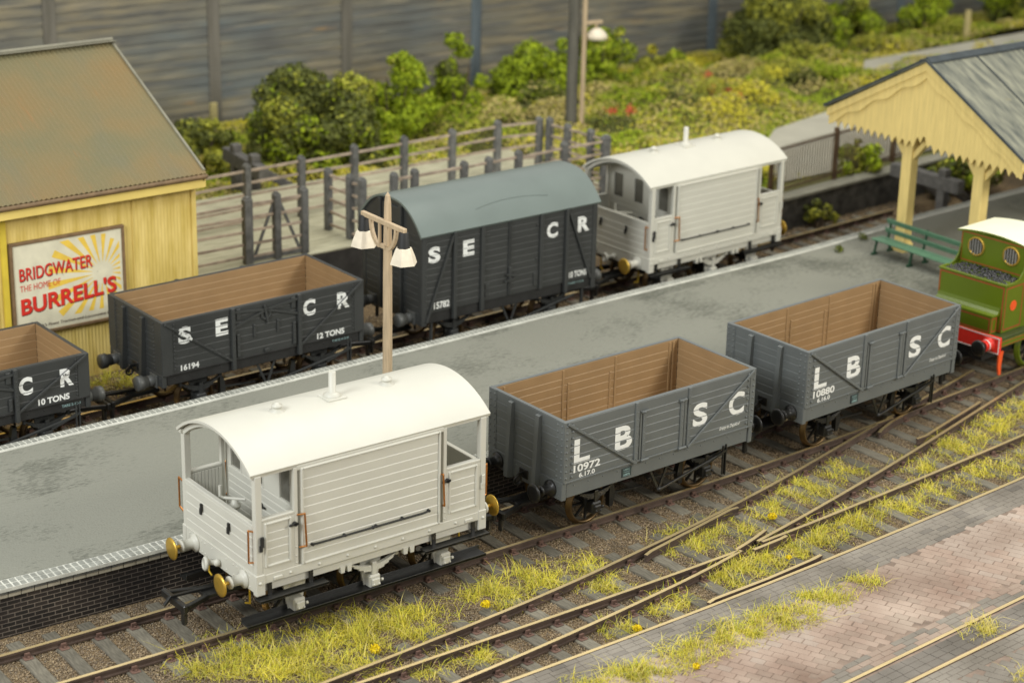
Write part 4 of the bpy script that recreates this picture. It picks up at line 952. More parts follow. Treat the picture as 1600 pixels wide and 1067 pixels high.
# ------------------------------------------------------------------ locomotive
t = thing('tank_engine', 'lined green tank engine with cream roof and red buffer beam at the right edge', 'steam engine', (10.82, .64, 0), R(5.2))
fp = MB(); fp.box(0.06, 9.0, -1.12, 1.12, 1.16, 1.24, .01); fp.build('footplate', LOCODARK, t)
bb = MB(); bb.box(0, .08, -1.13, 1.13, .84, 1.25, .008); bbo = bb.build('buffer_beam', LOCORED, t)
lw = MB()
for (a, b, c, d) in ((-1.12, 1.12, 1.215, 1.24), (-1.12, 1.12, .85, .875), (-1.12, -1.095, .875, 1.215), (1.095, 1.12, .875, 1.215)): lw.box(-.006, .01, a, b, c, d)
lw.build('white_lining', LETTER, bbo)
for s in (-1, 1):
    mb = MB(); mb.lathe((0, s*.85, 1.04), (-1, 0, 0), [(.17, 0), (.17, .03), (.13, .05), (.12, .22), (.135, .23), (.135, .27), (.11, .27)], 18); mb.box(-.02, 0, s*.85-.17, s*.85+.17, .88, 1.2, .01); o = mb.build('buffer', LOCORED, t)
    m2 = MB(); m2.lathe((0, s*.85, 1.04), (-1, 0, 0), [(.136, .13), (.136, .16)], 18); m2.build('white_ring', LETTER, o)
    m2 = MB(); m2.lathe((0, s*.85, 1.04), (-1, 0, 0), [(.06, .26), (.06, .40), (.19, .41), (.19, .45), (.15, .47), (.0005, .475)], 20); m2.build('buffer_head', BLACK, o)
    mb = MB(); mb.prism([(.12, .86), (.30, .86), (.26, .5), (.28, .28), (.20, .28), (.14, .5)], lambda u, v, h: (u, h, v), s*1.02, s*1.06); mb.build('guard_iron', LOCOORANGE, t)
    mb = MB(); mb.box(.08, 9, s*1.12, s*1.06, 1.0, 1.16, .006); mb.build('valance', LOCOGREEN, t)
    mb = MB(); mb.box(.08, 9, s*1.122, s*1.118, 1.02, 1.04); mb.box(.08, 9, s*1.122, s*1.118, 1.12, 1.14); mb.build('valance_lining', LOCOLINE, t)
bk = MB(); bw = .93
bk.box(.30, 1.06, -bw, bw, 1.24, 2.40, .012); bko = bk.build('bunker', LOCOGREEN, t)
rim = MB(); rim.box(.28, .34, -bw-.02, bw+.02, 2.37, 2.43, .012)
for s in (-1, 1): rim.box(.34, .62, s*(bw+.02), s*(bw-.04), 2.37, 2.43, .012)
rim.build('bunker_rim', LOCOGREEN, bko)
ln = MB()   # lining on bunker back and side
def frame_lines(mb, f, u0, u1, v0, v1, w_=.038):
    for (a, b, c, d) in ((u0, u1, v1-w_, v1), (u0, u1, v0, v0+w_), (u0, u0+w_, v0+w_, v1-w_), (u1-w_, u1, v0+w_, v1-w_)):
        mb.add([f(a, c), f(b, c), f(b, d), f(a, d)], [(0, 1, 2, 3)])
fb_ = lambda u, v: (.2965, u, v)
frame_lines(ln, fb_, -bw+.02, bw-.02, 1.27, 2.36)
for s in (-1, 1): frame_lines(ln, lambda u, v, s=s: (u, s*(bw+.0035), v), .34, 1.04, 1.30, 2.34)
ln.build('lining', LOCOLINE, bko)
for s in (-1, 1):
    d_ = MB(); d_.cyl((.68, s*bw, 1.86), (.68, s*(bw+.008), 1.86), .125, n=24); d_.build('crest_disc', LOCOORANGE, bko)
tb = MB(); tb.box(.04, .30, -.80, .85, 1.24, 1.66, .008); tb.prism([(.02, 1.66), (.30, 1.66), (.30, 1.84), (.27, 1.76), (.2, 1.70), (.02, 1.70)], lambda u, v, h: (u, h, v), -.84, .9); tbo = tb.build('tool_box', LOCOGREEN, t)
ln = MB(); frame_lines(ln, lambda u, v: (.0365, u, v), -.78, .83, 1.28, 1.63); frame_lines(ln, lambda u, v: (u, -.8035, v), .07, .27, 1.28, 1.63); ln.build('lining', LOCOLINE, tbo)
cl = stones('coal', 420, (.36, 1.02), (-.86, .86), lambda a, b: 2.36+.05*(1-abs(b))*(a)+random.uniform(0, .04), [COAL], .035, .07); cl.parent = bko
cb = MB(); cb.box(1.05, 1.11, -bw, bw, 1.24, 3.2, .006)
for s in (-1, 1):
    cb.prism([(1.11, 1.24), (2.35, 1.24), (2.35, 3.18), (2.1, 3.18), (1.95, 2.8), (1.9, 2.5), (1.75, 2.42), (1.5, 2.45), (1.42, 2.7), (1.3, 3.1), (1.2, 3.18), (1.11, 3.18)], lambda u, v, h: (u, h, v), s*bw, s*(bw-.04))
    cb.prism([(.62, 2.40), (1.06, 2.40), (1.06, 2.9), (.98, 2.62), (.85, 2.47)], lambda u, v, h: (u, h, v), s*bw, s*(bw-.035))
cb.box(2.31, 2.35, -bw, bw, 1.24, 3.2)
cabo = cb.build('cab', LOCOGREEN, t)
ln = MB(); frame_lines(ln, lambda u, v: (1.0465, u, v), -bw+.02, bw-.02, 2.46, 3.17, .03); ln.build('lining', LOCOLINE, cabo)
for y in (-.50, .48):
    wd = MB(); wd.cyl((1.05, y, 2.87), (1.043, y, 2.87), .20, n=24); wo = wd.build('window', GLASS, cabo)
    rr_ = MB(); rr_.lathe((1.05, y, 2.87), (-1, 0, 0), [(.19, .0), (.19, .03), (.235, .03), (.235, 0)], 24); rr_.build('window_rim', BRASS, cabo)
    gb = MB()
    for k in range(-2, 3): h = math.sqrt(max(.005, .19**2-(k*.075)**2)); gb.cyl((1.0, y+k*.075, 2.87-h), (1.0, y+k*.075, 2.87+h), .014, n=6)
    gb.build('window_bars', STEEL, cabo)
rf = MB(); rp_ = [(-1.0+2.0*k/12, 3.20+.10*(1-(-1+2*k/12)**2)) for k in range(13)]; ri_ = [(y, z-.035) for y, z in rp_]
rf.sheet([[(x, y, z) for y, z in rp_] for x in (.98, 2.45)]); rf.sheet([[(x, y, z) for y, z in ri_] for x in (.98, 2.45)])
ro = rf.build('roof', LOCOROOF, t)
rg = MB()
for e in (.98, 2.45): rg.sheet([[(e, a[0], a[1]), (e, b[0], b[1]-.01)] for a, b in zip(rp_, ri_)], smooth=False)
for s in (0, -1): rg.sheet([[(x, rp_[s][0], rp_[s][1]), (x, ri_[s][0], ri_[s][1]-.01)] for x in (.98, 2.45)], smooth=False)
rg.build('roof_edge', LOCOGREEN, ro)
for s in (-1, 1):
    tk = MB(); tk.box(2.36, 6.2, s*1.0, s*.55, 1.24, 2.3, .03); tk.build('side_tank', LOCOGREEN, t)
bo = MB(); bo.lathe((2.3, 0, 1.9), (1, 0, 0), [(.0005, 0), (.6, 0), (.6, 6.0), (.55, 6.1), (.0005, 6.1)], 28); bo.build('boiler', LOCOGREEN, t)
ch = MB(); ch.lathe((7.8, 0, 2.4), (0, 0, 1), [(.3, 0), (.2, .15), (.17, .9), (.24, .95), (.24, 1.05), (.0005, 1.05)], 18); ch.build('chimney', BLACKMATT, t)
dm = MB(); dm.lathe((5, 0, 2.4), (0, 0, 1), [(.34, 0), (.28, .1), (.27, .45), (.2, .6), (.0005, .66)], 18); dm.build('dome', BRASS, t)
for x in (2.0, 4.2, 6.4):
    for s in (-1, 1): wheel(t, x, s*.66, .6 if x > 3 else .55, s, LOCOGREEN, 12)
uf = MB(); uf.box(.2, 8.6, -.55, .55, .5, 1.16); uf.build('frames', BLACKMATT, t)
coupling(t, .1, -1, .5)

# ------------------------------------------------------------------ platform lamp
t = thing('platform_lamp', 'tall bare tan lamp post with two hooded lamps on the platform', 'lamp post', (-2.87, 4.2, PZ))
mb = MB(); H = 4.98; n = 8
mb.lathe((0, 0, 0), (0, 0, 1), [(.13, 0), (.125, .1), (.105, .12), (.095, 3.2), (.085, 4.1), (.07, 4.75), (.05, 4.9), (.0005, H)], 10, smooth=False); mb.build('post', LAMPWOOD, t)
ar = MB(); ar.bar((-.10, .78, 4.36), (-.10, -.78, 4.36), .09, .10, b=.01)
ar.bar((-.10, .10, 3.85), (-.10, -.10, 3.85), .07, .08)
for s in (-1, 1):
    ar.bar((-.1, s*.14, 3.88), (-.1, s*.14, 4.33), .05, .05)
    pts = [(-.1, s*(.12+.34*math.sin(a)), 4.33-.5*math.cos(a)) for a in np.linspace(0, PI/2, 8)]
    for a, b in zip(pts, pts[1:]): ar.bar(a, b, .07, .07)
ar.build('cross_arm', LAMPWOOD, t)
for s in (-1, 1):
    h = MB(); h.lathe((-.10, s*.72, 4.33), (0, 0, -1), [(.0005, 0), (.085, 0), (.10, .02), (.125, .30), (.14, .34), (.0005, .34)], 12); ho = h.build('lamp_hood', BLACKMATT, t)
    sh = MB(); sh.lathe((-.10, s*.72, 4.02), (0, 0, -1), [(.12, 0), (.17, .02), (.25, .22), (.285, .34), (.27, .34), (.25, .22), (.15, .05), (.0005, .05)], 6, smooth=False); sh.build('lamp_shade', LAMPSHADE, t)
    bl = MB(); bl.ball((-.10, s*.72, 3.84), .09); bl.build('bulb', LAMPSHADE, t)

# ------------------------------------------------------------------ yellow hut with advertising board
HS, HT, HZ = -2.88, 12.3, 4.05      # right end, near wall, wall height
t = thing('hut', 'yellow corrugated goods hut with rusty grey green roof at the left', 'hut', (HS, HT, -.2))
def corr(u): return .012*math.sin(u*2*PI/.085)
wl = MB(); us = np.arange(0, 12.0, .0283)
wl.sheet([[(-u, corr(u), 0), (-u, corr(u), HZ+.6)] for u in us])
vs_ = np.arange(0, 8.24, .0283)
wl.sheet([[(corr(v)-.0, v, 0), (corr(v)-.0, v, HZ+.35+2.22*min(v, 8.24-v)/4.12)] for v in vs_])
wl.build('wall', YELLOWWALL, t)
tr = MB()
tr.box(-.1, .02, -.035, .06, 0, HZ+.5, .006)
for u in (1.62, 5.0, 7.9): tr.box(-u-.012, -u+.012, -.02, .01, 0, HZ+.3)
tr.build('corner_board', YELLOWWALL, t)
pl_ = MB(); pl_.box(-4.86, -4.72, -.06, .02, 0, HZ+.2, .01); pl_.build('pilaster', YELLOWOCHRE, t)
fa = MB(); fa.box(-12, .10, -.40, -.34, HZ+.14, HZ+.36, .01); fa.box(.04, .10, -.34, .3, HZ+.12, HZ+.42, .01); fa.box(-12, .06, -.34, .05, HZ+.16, HZ+.20)
fa.prism([(-.4, HZ+.30), (-.4, HZ+.50), (4.12, HZ+2.74), (8.6, HZ+.5), (8.6, HZ+.3), (4.12, HZ+2.52)], lambda u, v, h: (h, u, v), .02, .06)
fa.build('fascia', YELLOWTRIM, t)
gt = MB(); gt.lathe((.08, -.44, HZ+.42), (-1, 0, 0), [(.065, 0), (.065, 12.1)], 10); gt.dome((.08, -.44, HZ+.42), (1, 0, 0), .065); gt.build('gutter', GUTTER, t)
def roof_rust():
    m = bpy.data.materials.new('rusty_corrugated_roof'); m.use_nodes = True; N = m.node_tree.nodes; L = m.node_tree.links; p = N['Principled BSDF']; p.inputs['Roughness'].default_value = .75
    tc = N.new('ShaderNodeTexCoord'); n = N.new('ShaderNodeTexNoise'); n.inputs['Scale'].default_value = .5; n.inputs['Detail'].default_value = 6; L.new(tc.outputs['Object'], n.inputs['Vector'])
    r = N.new('ShaderNodeValToRGB'); e = r.color_ramp.elements; e[0].position = .36; e[0].color = (.155, .14, .07, 1); e[1].position = .74; e[1].color = (.22, .14, .05, 1); e.new(.5).color = (.185, .145, .065, 1); L.new(n.outputs['Fac'], r.inputs[0])
    mp = N.new('ShaderNodeMapping'); mp.inputs['Scale'].default_value = (12, 1, 1); L.new(tc.outputs['Object'], mp.inputs[0]); n2 = N.new('ShaderNodeTexNoise'); n2.inputs['Scale'].default_value = 1.3; n2.inputs['Detail'].default_value = 6; L.new(mp.outputs[0], n2.inputs['Vector'])
    r2 = N.new('ShaderNodeValToRGB'); r2.color_ramp.elements[0].position = .64; r2.color_ramp.elements[1].position = .82; L.new(n2.outputs['Fac'], r2.inputs[0])
    mx = N.new('ShaderNodeMix'); mx.data_type = 'RGBA'; L.new(r2.outputs[0], mx.inputs[0]); L.new(r.outputs[0], mx.inputs[6]); mx.inputs[7].default_value = (.27, .14, .05, 1)
    n3 = N.new('ShaderNodeTexNoise'); n3.inputs['Scale'].default_value = .8; n3.inputs['Detail'].default_value = 3; mp3 = N.new('ShaderNodeMapping'); mp3.inputs['Location'].default_value = (7, 3, 1); mp3.inputs['Scale'].default_value = (1, .35, 1); L.new(tc.outputs['Object'], mp3.inputs[0]); L.new(mp3.outputs[0], n3.inputs['Vector'])
    r3 = N.new('ShaderNodeValToRGB'); r3.color_ramp.elements[0].position = .56; r3.color_ramp.elements[1].position = .95; L.new(n3.outputs['Fac'], r3.inputs[0])
    m3 = N.new('ShaderNodeMix'); m3.data_type = 'RGBA'; L.new(r3.outputs[0], m3.inputs[0]); L.new(mx.outputs[2], m3.inputs[6]); m3.inputs[7].default_value = (.14, .14, .09, 1); L.new(m3.outputs[2], p.inputs['Base Color'])
    return m
RUST = roof_rust(); LEAD = mat('grey_ridge_capping', (.20, .19, .14), .6, .15, 3)
rfm = MB()
for (y0, z0, y1, z1) in ((-.48, HZ+.50, 4.12, HZ+2.75), (8.72, HZ+.50, 4.12, HZ+2.75)):
    us = np.arange(0, 12.2, .02)
    L_ = math.hypot(y1-y0, z1-z0); nx, nz = -(z1-z0)/L_, (y1-y0)/L_
    if nz < 0: nx, nz = -nx, -nz
    rfm.sheet([[(.08-u, y0+(y1-y0)*k+nx*.017*math.sin(u*2*PI/.12), z0+(z1-z0)*k+nz*.017*math.sin(u*2*PI/.12)) for k in (0, 1)] for u in us])
rfo = rfm.build('roof', RUST, t, recalc=False)
rc_ = MB()
for s in (-1, 1): rc_.bar((.1, 4.12+s*.10, HZ+2.755), (-12.1, 4.12+s*.10, HZ+2.755), .22, .02, up=(0, -s*.44, 1))
rc_.cyl((.1, 4.12, HZ+2.80), (-12.1, 4.12, HZ+2.80), .05, n=10); rc_.bar((.06, -.40, HZ+.56), (.06, 4.12, HZ+2.79), .06, .03); rc_.bar((.06, 8.64, HZ+.56), (.06, 4.12, HZ+2.79), .06, .03); rc_.build('ridge_capping', LEAD, rfo)

# advertising board on the hut wall
t = thing('advertising_board', 'cream advertising board with red lettering and yellow sun rays on the hut wall', 'sign', (-7.57, HT-.035, 1.12))
SW, SH = 2.80, 2.22; Rt = .015
bd = MB(); bd.box(.05, SW-.05, -.05, .0, .05, SH-.05); bd.build('board', SIGNCREAM, t)
fr = MB()
for (a, b, c, d) in ((0, SW, 0, .07), (0, SW, SH-.07, SH), (0, .07, .07, SH-.07), (SW-.07, SW, .07, SH-.07)): fr.box(a, b, -.085, .01, c, d, .012)
fr.build('frame', SIGNFRAME, t)
ry = MB(); cx_, cz_ = 2.22, 1.18
for k in range(22):
    a = 2*PI*(k+.25)/22; da = .065
    pts = []
    for j, rr_ in enumerate((.28, .6, .9, 1.15)):
        pts.append(rr_)
    rmax = 1.35
    def clip(a_):
        r_ = rmax*(1 if math.cos(a_) < .2 else .6)
        while True:
            u, v = cx_+r_*math.cos(a_), cz_+r_*math.sin(a_)
            if .12 < u < SW-.12 and .30 < v < SH-.12 or r_ < .3: return u, v
            r_ -= .02
    if clip(a)[0] == 0: continue
    u1, v1 = clip(a-da); u2, v2 = clip(a+da)
    if math.hypot(u1-cx_, v1-cz_) < .38: continue
    ry.add([(cx_+.26*math.cos(a-.02), -.0525, cz_+.26*math.sin(a-.02)), (u1, -.0525, v1), (u2, -.0525, v2), (cx_+.26*math.cos(a+.02), -.0525, cz_+.26*math.sin(a+.02))], [(0, 1, 2, 3)])
ry.build('sun_rays', SIGNYELLOW, t, recalc=False)
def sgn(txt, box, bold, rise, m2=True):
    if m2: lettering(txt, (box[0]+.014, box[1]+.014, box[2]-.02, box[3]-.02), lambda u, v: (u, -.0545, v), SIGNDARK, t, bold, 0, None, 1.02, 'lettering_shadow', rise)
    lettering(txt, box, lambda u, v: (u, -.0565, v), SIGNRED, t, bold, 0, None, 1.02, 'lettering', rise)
sgn('BRIDGWATER', (.20, 1.98, 1.30, 1.60), .012, .035)
sgn('THE HOME OF', (.20, 1.18, 1.05, 1.20), .0, .03, False)
sgn("BURRELL'S", (.20, 2.55, .50, .90), .03, .07)
lettering("gh's Finest Traction-and-Locomotive Engines", (.62, 2.62, .13, .225), lambda u, v: (u, -.0545, v), SIGNDARK, t, .012, .15)

# ------------------------------------------------------------------ cattle dock, pens
DOCK = mat('dock_boards', (.37, .35, .235), .85, .18, 2, .4, 40, streak=(.7, 9, 1), col2=(.46, .44, .31)); DOCKF = mat('dock_face', (.05, .046, .04), .85, .25, 3, .3, 40)
dk = MB(); dk.box(-2.7, 12.3, 14.5, 20.4, -.2, .86, .01, 0)
for k in range(29): y0 = 14.49+k*.205; dk.box(-2.72, 12.32, y0, y0+.196, .855, .90+random.uniform(-.004, .004), .006, 1)
tag(dk.build('dock', [DOCKF, DOCK]), 'raised pale cattle dock behind the charcoal wagons', 'loading dock')
def pen(name, label, posts, rails=5, z=.9, h=1.7, hr=1.55, mids=()):
    t = thing(name, label, 'fence', (posts[0][0], posts[0][1], z), group='timber cattle pen fences'); o = Vector((posts[0][0], posts[0][1]))
    P = [Vector((p[0], p[1]))-o for p in posts]
    for p in P:
        mb = MB(); w_ = .095; hh = h+random.uniform(-.03, .03); mb.box(p.x-w_, p.x+w_, p.y-w_, p.y+w_, 0, hh, .02); mb.prism([(-w_+.02, hh), (w_-.02, hh), (.03, hh+.05), (-.03, hh+.05)], lambda u, v, q: (p.x+u, p.y+q, v), -w_+.02, w_-.02); mb.build('post', POSTWOOD, t)
    for a, b in zip(P, P[1:]):
        for k in range(rails):
            zz = .18+(hr-.18)*k/(rails-1); mb = MB(); mb.bar((a.x, a.y, zz+random.uniform(-.02, .02)), (b.x, b.y, zz+random.uniform(-.02, .02)), .05, .066); mb.build('rail', RAILWOOD, t)
    return t, P
pen('timber_fence', 'long timber pen fence along the back of the cattle dock', [(-2.4, 17.2), (1.5, 17.5), (3.2, 17.5), (4.95, 17.55), (6.65, 17.6), (8.35, 17.65), (10.05, 17.75), (11.4, 17.5)])
pen('timber_fence', 'short timber pen fence closing the right end of the dock', [(11.55, 17.2), (11.6, 16.4), (11.65, 15.4), (11.75, 14.8)])
pen('timber_fence', 'timber pen fence on the dock edge behind the covered van', [(4.3, 14.62), (4.96, 14.62), (6.6, 14.64), (7.45, 14.66), (8.5, 14.7), (10.15, 14.75), (11.6, 14.72)])
pen('timber_fence', 'timber cross fence dividing the cattle dock between the pens', [(3.15, 16.05), (3.2, 15.05), (3.3, 14.62)])
pen('timber_fence', 'timber pen fence on the dock edge beside the yellow hut', [(-2.0, 14.66), (-.16, 14.66)])
gt_, P = pen('timber_gate', 'braced timber gate on the dock edge behind the charcoal open wagon', [(-.12+.02, 14.67), (.72, 14.66), (1.54, 14.66)]); gt_['category'] = 'gate'; gt_['group'] = ''
del gt_['group']
mb = MB(); mb.bar((.16, 0, .15), (.74, 0, 1.5), .05, .07); mb.bar((1.50, 0, .15), (.92, 0, 1.5), .05, .07); mb.build('brace', POSTWOOD, gt_)
mb = MB(); mb.bar((.1, -.02, .1), (1.6, -.02, .1), .06, .10); mb.build('bottom_rail', POSTWOOD, gt_)

# ------------------------------------------------------------------ buffer stops
def buffer_stop(label, loc, rz, sc_=1.):
    t = thing('buffer_stop', label, 'buffer stop', loc, rz, 'timber buffer stops')
    mb = MB(); mb.box(-.16, .16, -1.3, 1.3, .82, 1.22, .02); mb.build('beam', TIMBER, t)
    for s in (-1, 1):
        mb = MB(); mb.box(-.14, .14, s*.65-.14, s*.65+.14, -.2, 1.45, .02); mb.build('upright', TIMBER, t)
        mb = MB(); mb.bar((.1, s*.65, 1.0), (1.9, s*.65, -.15), .2, .24, b=.02); mb.build('raking_strut', TIMBER, t)
    return t
a0 = G(352, 243, 1.0); buffer_stop('grey timber buffer stop in the weeds behind the cattle dock', (3.8, 21.6, .35), R(-6))
buffer_stop('dark timber buffer stop seen under the station canopy', (20.6, 10.5, 0), R(2))

# ------------------------------------------------------------------ background wall
def bgwall():
    m = bpy.data.materials.new('weathered_slate_boards'); m.use_nodes = True; N = m.node_tree.nodes; L = m.node_tree.links; p = N['Principled BSDF']; p.inputs['Roughness'].default_value = .7
    tc = N.new('ShaderNodeTexCoord')
    def nz(sx, sz, loc, det=5, rot=.02):
        mp = N.new('ShaderNodeMapping'); mp.inputs['Scale'].default_value = (sx, 1, sz); mp.inputs['Location'].default_value = loc; mp.inputs['Rotation'].default_value = (0, rot, 0); L.new(tc.outputs['Object'], mp.inputs[0])
        n = N.new('ShaderNodeTexNoise'); n.inputs['Scale'].default_value = 1; n.inputs['Detail'].default_value = det; L.new(mp.outputs[0], n.inputs['Vector']); return n.outputs['Fac']
    def ramp(f, st):
        r = N.new('ShaderNodeValToRGB'); e = r.color_ramp.elements; e[0].position, c0 = st[0]; e[0].color = (*c0, 1); e[1].position, c1 = st[-1]; e[1].color = (*c1, 1)
        for q, c in st[1:-1]: e.new(q).color = (*c, 1)
        L.new(f, r.inputs[0]); return r.outputs[0]
    def mix(f, a, b, typ='MIX'):
        mx = N.new('ShaderNodeMix'); mx.data_type = 'RGBA'; mx.blend_type = typ
        if isinstance(f, float): mx.inputs[0].default_value = f
        else: L.new(f, mx.inputs[0])
        L.new(a, mx.inputs[6]); L.new(b, mx.inputs[7]) if not isinstance(b, tuple) else setattr(mx.inputs[7], 'default_value', (*b, 1)); return mx.outputs[2]
    base = ramp(nz(.16, .5, (0, 0, 0)), [(.30, (.11, .13, .135)), (.45, (.17, .165, .13)), (.60, (.25, .21, .125)), (.74, (.16, .165, .15))])
    c = mix(ramp(nz(.5, 4.2, (3, 0, 1)), [(.38, (0, 0, 0)), (.66, (1, 1, 1))]), base, (.10, .10, .092))
    c = mix(ramp(nz(.35, 3.0, (8, 0, 4)), [(.56, (0, 0, 0)), (.72, (.8, .8, .8))]), c, (.30, .26, .18))
    c = mix(ramp(nz(.5, 2.2, (13, 0, 9), 3), [(.64, (0, 0, 0)), (.78, (.7, .7, .7))]), c, (.33, .20, .07))
    c = mix(ramp(nz(.10, .25, (21, 0, 2), 3), [(.54, (0, 0, 0)), (.70, (.55, .55, .55))]), c, (.085, .14, .18))
    c = mix(ramp(nz(.6, 9., (31, 0, 2), 3), [(.70, (0, 0, 0)), (.80, (.6, .6, .6))]), c, (.46, .44, .38))
    L.new(c, p.inputs['Base Color'])
    return m
BG = bgwall()
t = thing('boarded_wall', 'tall weathered slate blue and brown boarded wall across the back', 'wall', (0, 31, -.2))
mb = MB()
for k in range(30): z0 = k*.32; mb.prism([(0, z0), (-.045, z0+.01), (-.012, z0+.32), (0, z0+.32)], lambda u, v, h: (h, u, v), -30, 90)
mb.box(-30, 90, 0, .3, 0, 9.6); mb.build('boarding', BG, t)
PIL = mat('pilaster_board', (.15, .14, .11), .75, .35, 1.2, streak=(3, 3, .4), col2=(.13, .12, .10)); PILB = mat('blue_pilaster_board', (.10, .125, .14), .75, .3, 1.2, streak=(3, 3, .4))
for i, px in enumerate((98, 322, 528, 735, 1085, 1240, 1378)):
    x = G(px, 170, 1.5).x
    x = [2.2, 8.05, 13.3, 18.9, 30.6, 36.2, 41.6][i]
    mb = MB(); mb.box(x-.22, x+.22, -.09, -.0, 0, 9.6, .02); mb.build('pilaster', PILB if i in (3, 4, 6) else PIL, t)

# ------------------------------------------------------------------ right-hand background: retaining wall, path, railings
STONE = mat('dark_retaining_stone', (.05, .047, .04), .9, .35, 3, .6, 25, col2=(.085, .08, .07)); PATHM = mat('pale_grey_path', (.45, .43, .345), .85, .08, 1, .3, 40); CAP = mat('pale_wall_cap', (.28, .27, .21), .85, .15, 3)
mb = MB(); mb.prism([(12.5, 12.1), (16.1, 11.75), (24, 12.4), (32, 13), (32, 13.4), (24, 12.8), (16.1, 12.15), (12.5, 12.5)], lambda u, v, h: (u, v, h), -.2, .74, 0); mb.prism([(12.5, 12.04), (16.1, 11.69), (24, 12.34), (32, 12.94), (32, 13.45), (24, 12.85), (16.1, 12.2), (12.5, 12.55)], lambda u, v, h: (u, v, h), .742, .82, 1)
tag(mb.build('retaining_wall', [STONE, CAP]), 'low dark stone retaining wall below the railings behind the rear line', 'wall')
mb = MB(); mb.prism([(12.6, 12.4), (16.1, 12.05), (24, 12.7), (60, 15), (60, 25.3), (16, 25.3), (13, 20)], lambda u, v, h: (u, v, h), -.2, .70)
tag(mb.build('earth_bank', mat('earth_green', (.16, .16, .05), .9, .3, .8, .5, 20)), 'raised grassy bank behind the rear line', 'bank', kind='structure')
mb = MB(); poly = [G(*q, .8) for q in ((1180, 262), (1240, 205), (1300, 183), (1400, 165), (1640, 122), (1640, 205), (1560, 225), (1400, 255), (1300, 305), (1180, 360))]
pth = [(17.2, 13.2), (18.8, 15.9), (21.6, 18.0), (25.5, 19.0), (34, 19.8), (60, 21.0), (60, 16.5), (24, 13.4)]
mb.add([(x, y, .76) for x, y in pth], [tuple(range(len(pth)))]); mb.add([(x, y, .76) for x, y in [(30.0, 22.2), (36, 22.2), (60, 23.2), (60, 25.0), (40, 24.2), (32, 23.9)]], [tuple(range(6))])
tag(mb.build('path', PATHM), 'pale grey path curving across the raised bank', 'path', kind='structure')
t = thing('iron_railing', 'thin brown railing with tall posts above the retaining wall', 'railing', (15.5, 11.93, .8))
IRON = mat('rusty_brown_iron', (.11, .065, .035), .7, .2, 4)
def rl(u): return Vector((u*.985, u*.155+.02*math.sin(u), 0))
pts = [rl(u) for u in np.arange(0, 11, .125)]
mb = MB()
for p in pts: mb.box(p.x-.014, p.x+.014, p.y-.014, p.y+.014, .05, 1.5)
mb.build('bars', mat('faded_iron_bars', (.15, .11, .06), .7, .2, 4), t)
for z in (.2, 1.42):
    mb = MB(); mb.bar(pts[0]+Vector((0, 0, z)), pts[-1]+Vector((0, 0, z)), .03, .045); mb.build('rail', IRON, t)
for u in (.05, 3.2, 6.3, 9.4):
    p = rl(u); mb = MB(); mb.box(p.x-.06, p.x+.06, p.y-.06, p.y+.06, 0, 1.62, .01); mb.build('post', IRON, t)

# ------------------------------------------------------------------ canopy
t = thing('station_canopy', 'cream timber platform canopy with scalloped valance and grey slate roof', 'canopy', (14.9, 5.85, PZ))
Z = lambda z: z-PZ
SLATE = mat('mottled_slate_roof', (.115, .125, .108), .7, .25, 1.3, .25, 30, streak=(5, 1.1, 1.1), col2=(.20, .20, .15), speck=(2.2, .68, (.19, .185, .13)))
SLATEDK = mat('dark_roof_edge', (.045, .055, .06), .6, .2, 3)
al = 3.32; za_, zl_ = Z(6.05), Z(4.2)
gb = MB()
n = 52
for k in range(n):     # vertical boards of the gable valance with pointed / scalloped lower ends
    u0, u1 = -al+.12+k*(2*al-.24)/n, -al+.12+(k+1)*(2*al-.24)/n; um = (u0+u1)/2
    ztop = lambda u: za_-(za_-zl_)*abs(u)/al-.12
    low = Z(3.80)-(.0 if k % 9 else -.02)
    if k % 2 == 0: pts = [(u0, low+.02), (um, low-.10), (u1, low+.02)]
    else: pts = [(u0, low+.02), (um, low+.10), (u1, low+.02)]
    ga = .001
    pts[0] = (u0+ga, pts[0][1]); pts[2] = (u1-ga, pts[2][1])
    if abs(um-.0) < .35: pts = [(p[0], p[1]+.25*(1-abs(p[0])/.35) if abs(p[0]) < .35 else p[1]) for p in pts]
    gb.prism(pts+[(u1-ga, ztop(u1)), (u0+ga, ztop(u0))], lambda u, v, h: (h, u, v), .0, .04)
gb.build('gable_valance', CANOPYCREAM, t)
bg_ = MB()
for s in (-1, 1):
    q = (s*al, zl_); p0 = (0, za_)
    bg_.prism([(0, za_+.0), (s*(al+.05), zl_-.03), (s*(al+.05), zl_-.24), (0, za_-.22)], lambda u, v, h: (h, u, v), -.10, -.02)
    # scalloped second board
    top = [(s*al*(k/24), za_-.2-(za_-zl_)*k/24) for k in range(25)]; bot = [(s*al*(k/24), za_-.44-(za_-zl_)*k/24-.055*math.sin(k/24*2*PI*3.5-.6)) for k in range(25)]
    for k in range(24): bg_.prism([top[k], top[k+1], bot[k+1], bot[k]], lambda u, v, h: (h, u, v), -.055, -.005)
bg_.build('bargeboard', CANOPYCREAM, t)
rf = MB(); RLn = 16
for s in (-1, 1):
    rf.prism([(0, za_+.02), (s*(al+.12), zl_-.02), (s*(al+.12), zl_+.05), (0, za_+.09)], lambda u, v, h: (h, u, v), -.16, RLn)
    for k in range(1, 9): pass
rfo = rf.build('roof', SLATE, t)
ed = MB()
for s in (-1, 1):
    ed.bar((-.17, 0, za_+.09), (-.17, s*(al+.12), zl_+.05), .05, .05)
    for x in (1.6, 3.4, 5.2, 7.0): ed.bar((x, s*.1, za_+.055), (x, s*(al+.1), zl_+.07), .03, .03)
    ed.bar((-.16, s*.17, za_+.03), (RLn, s*.17, za_+.03), .05, .05)
ed.build('roof_edge', SLATEDK, rfo)
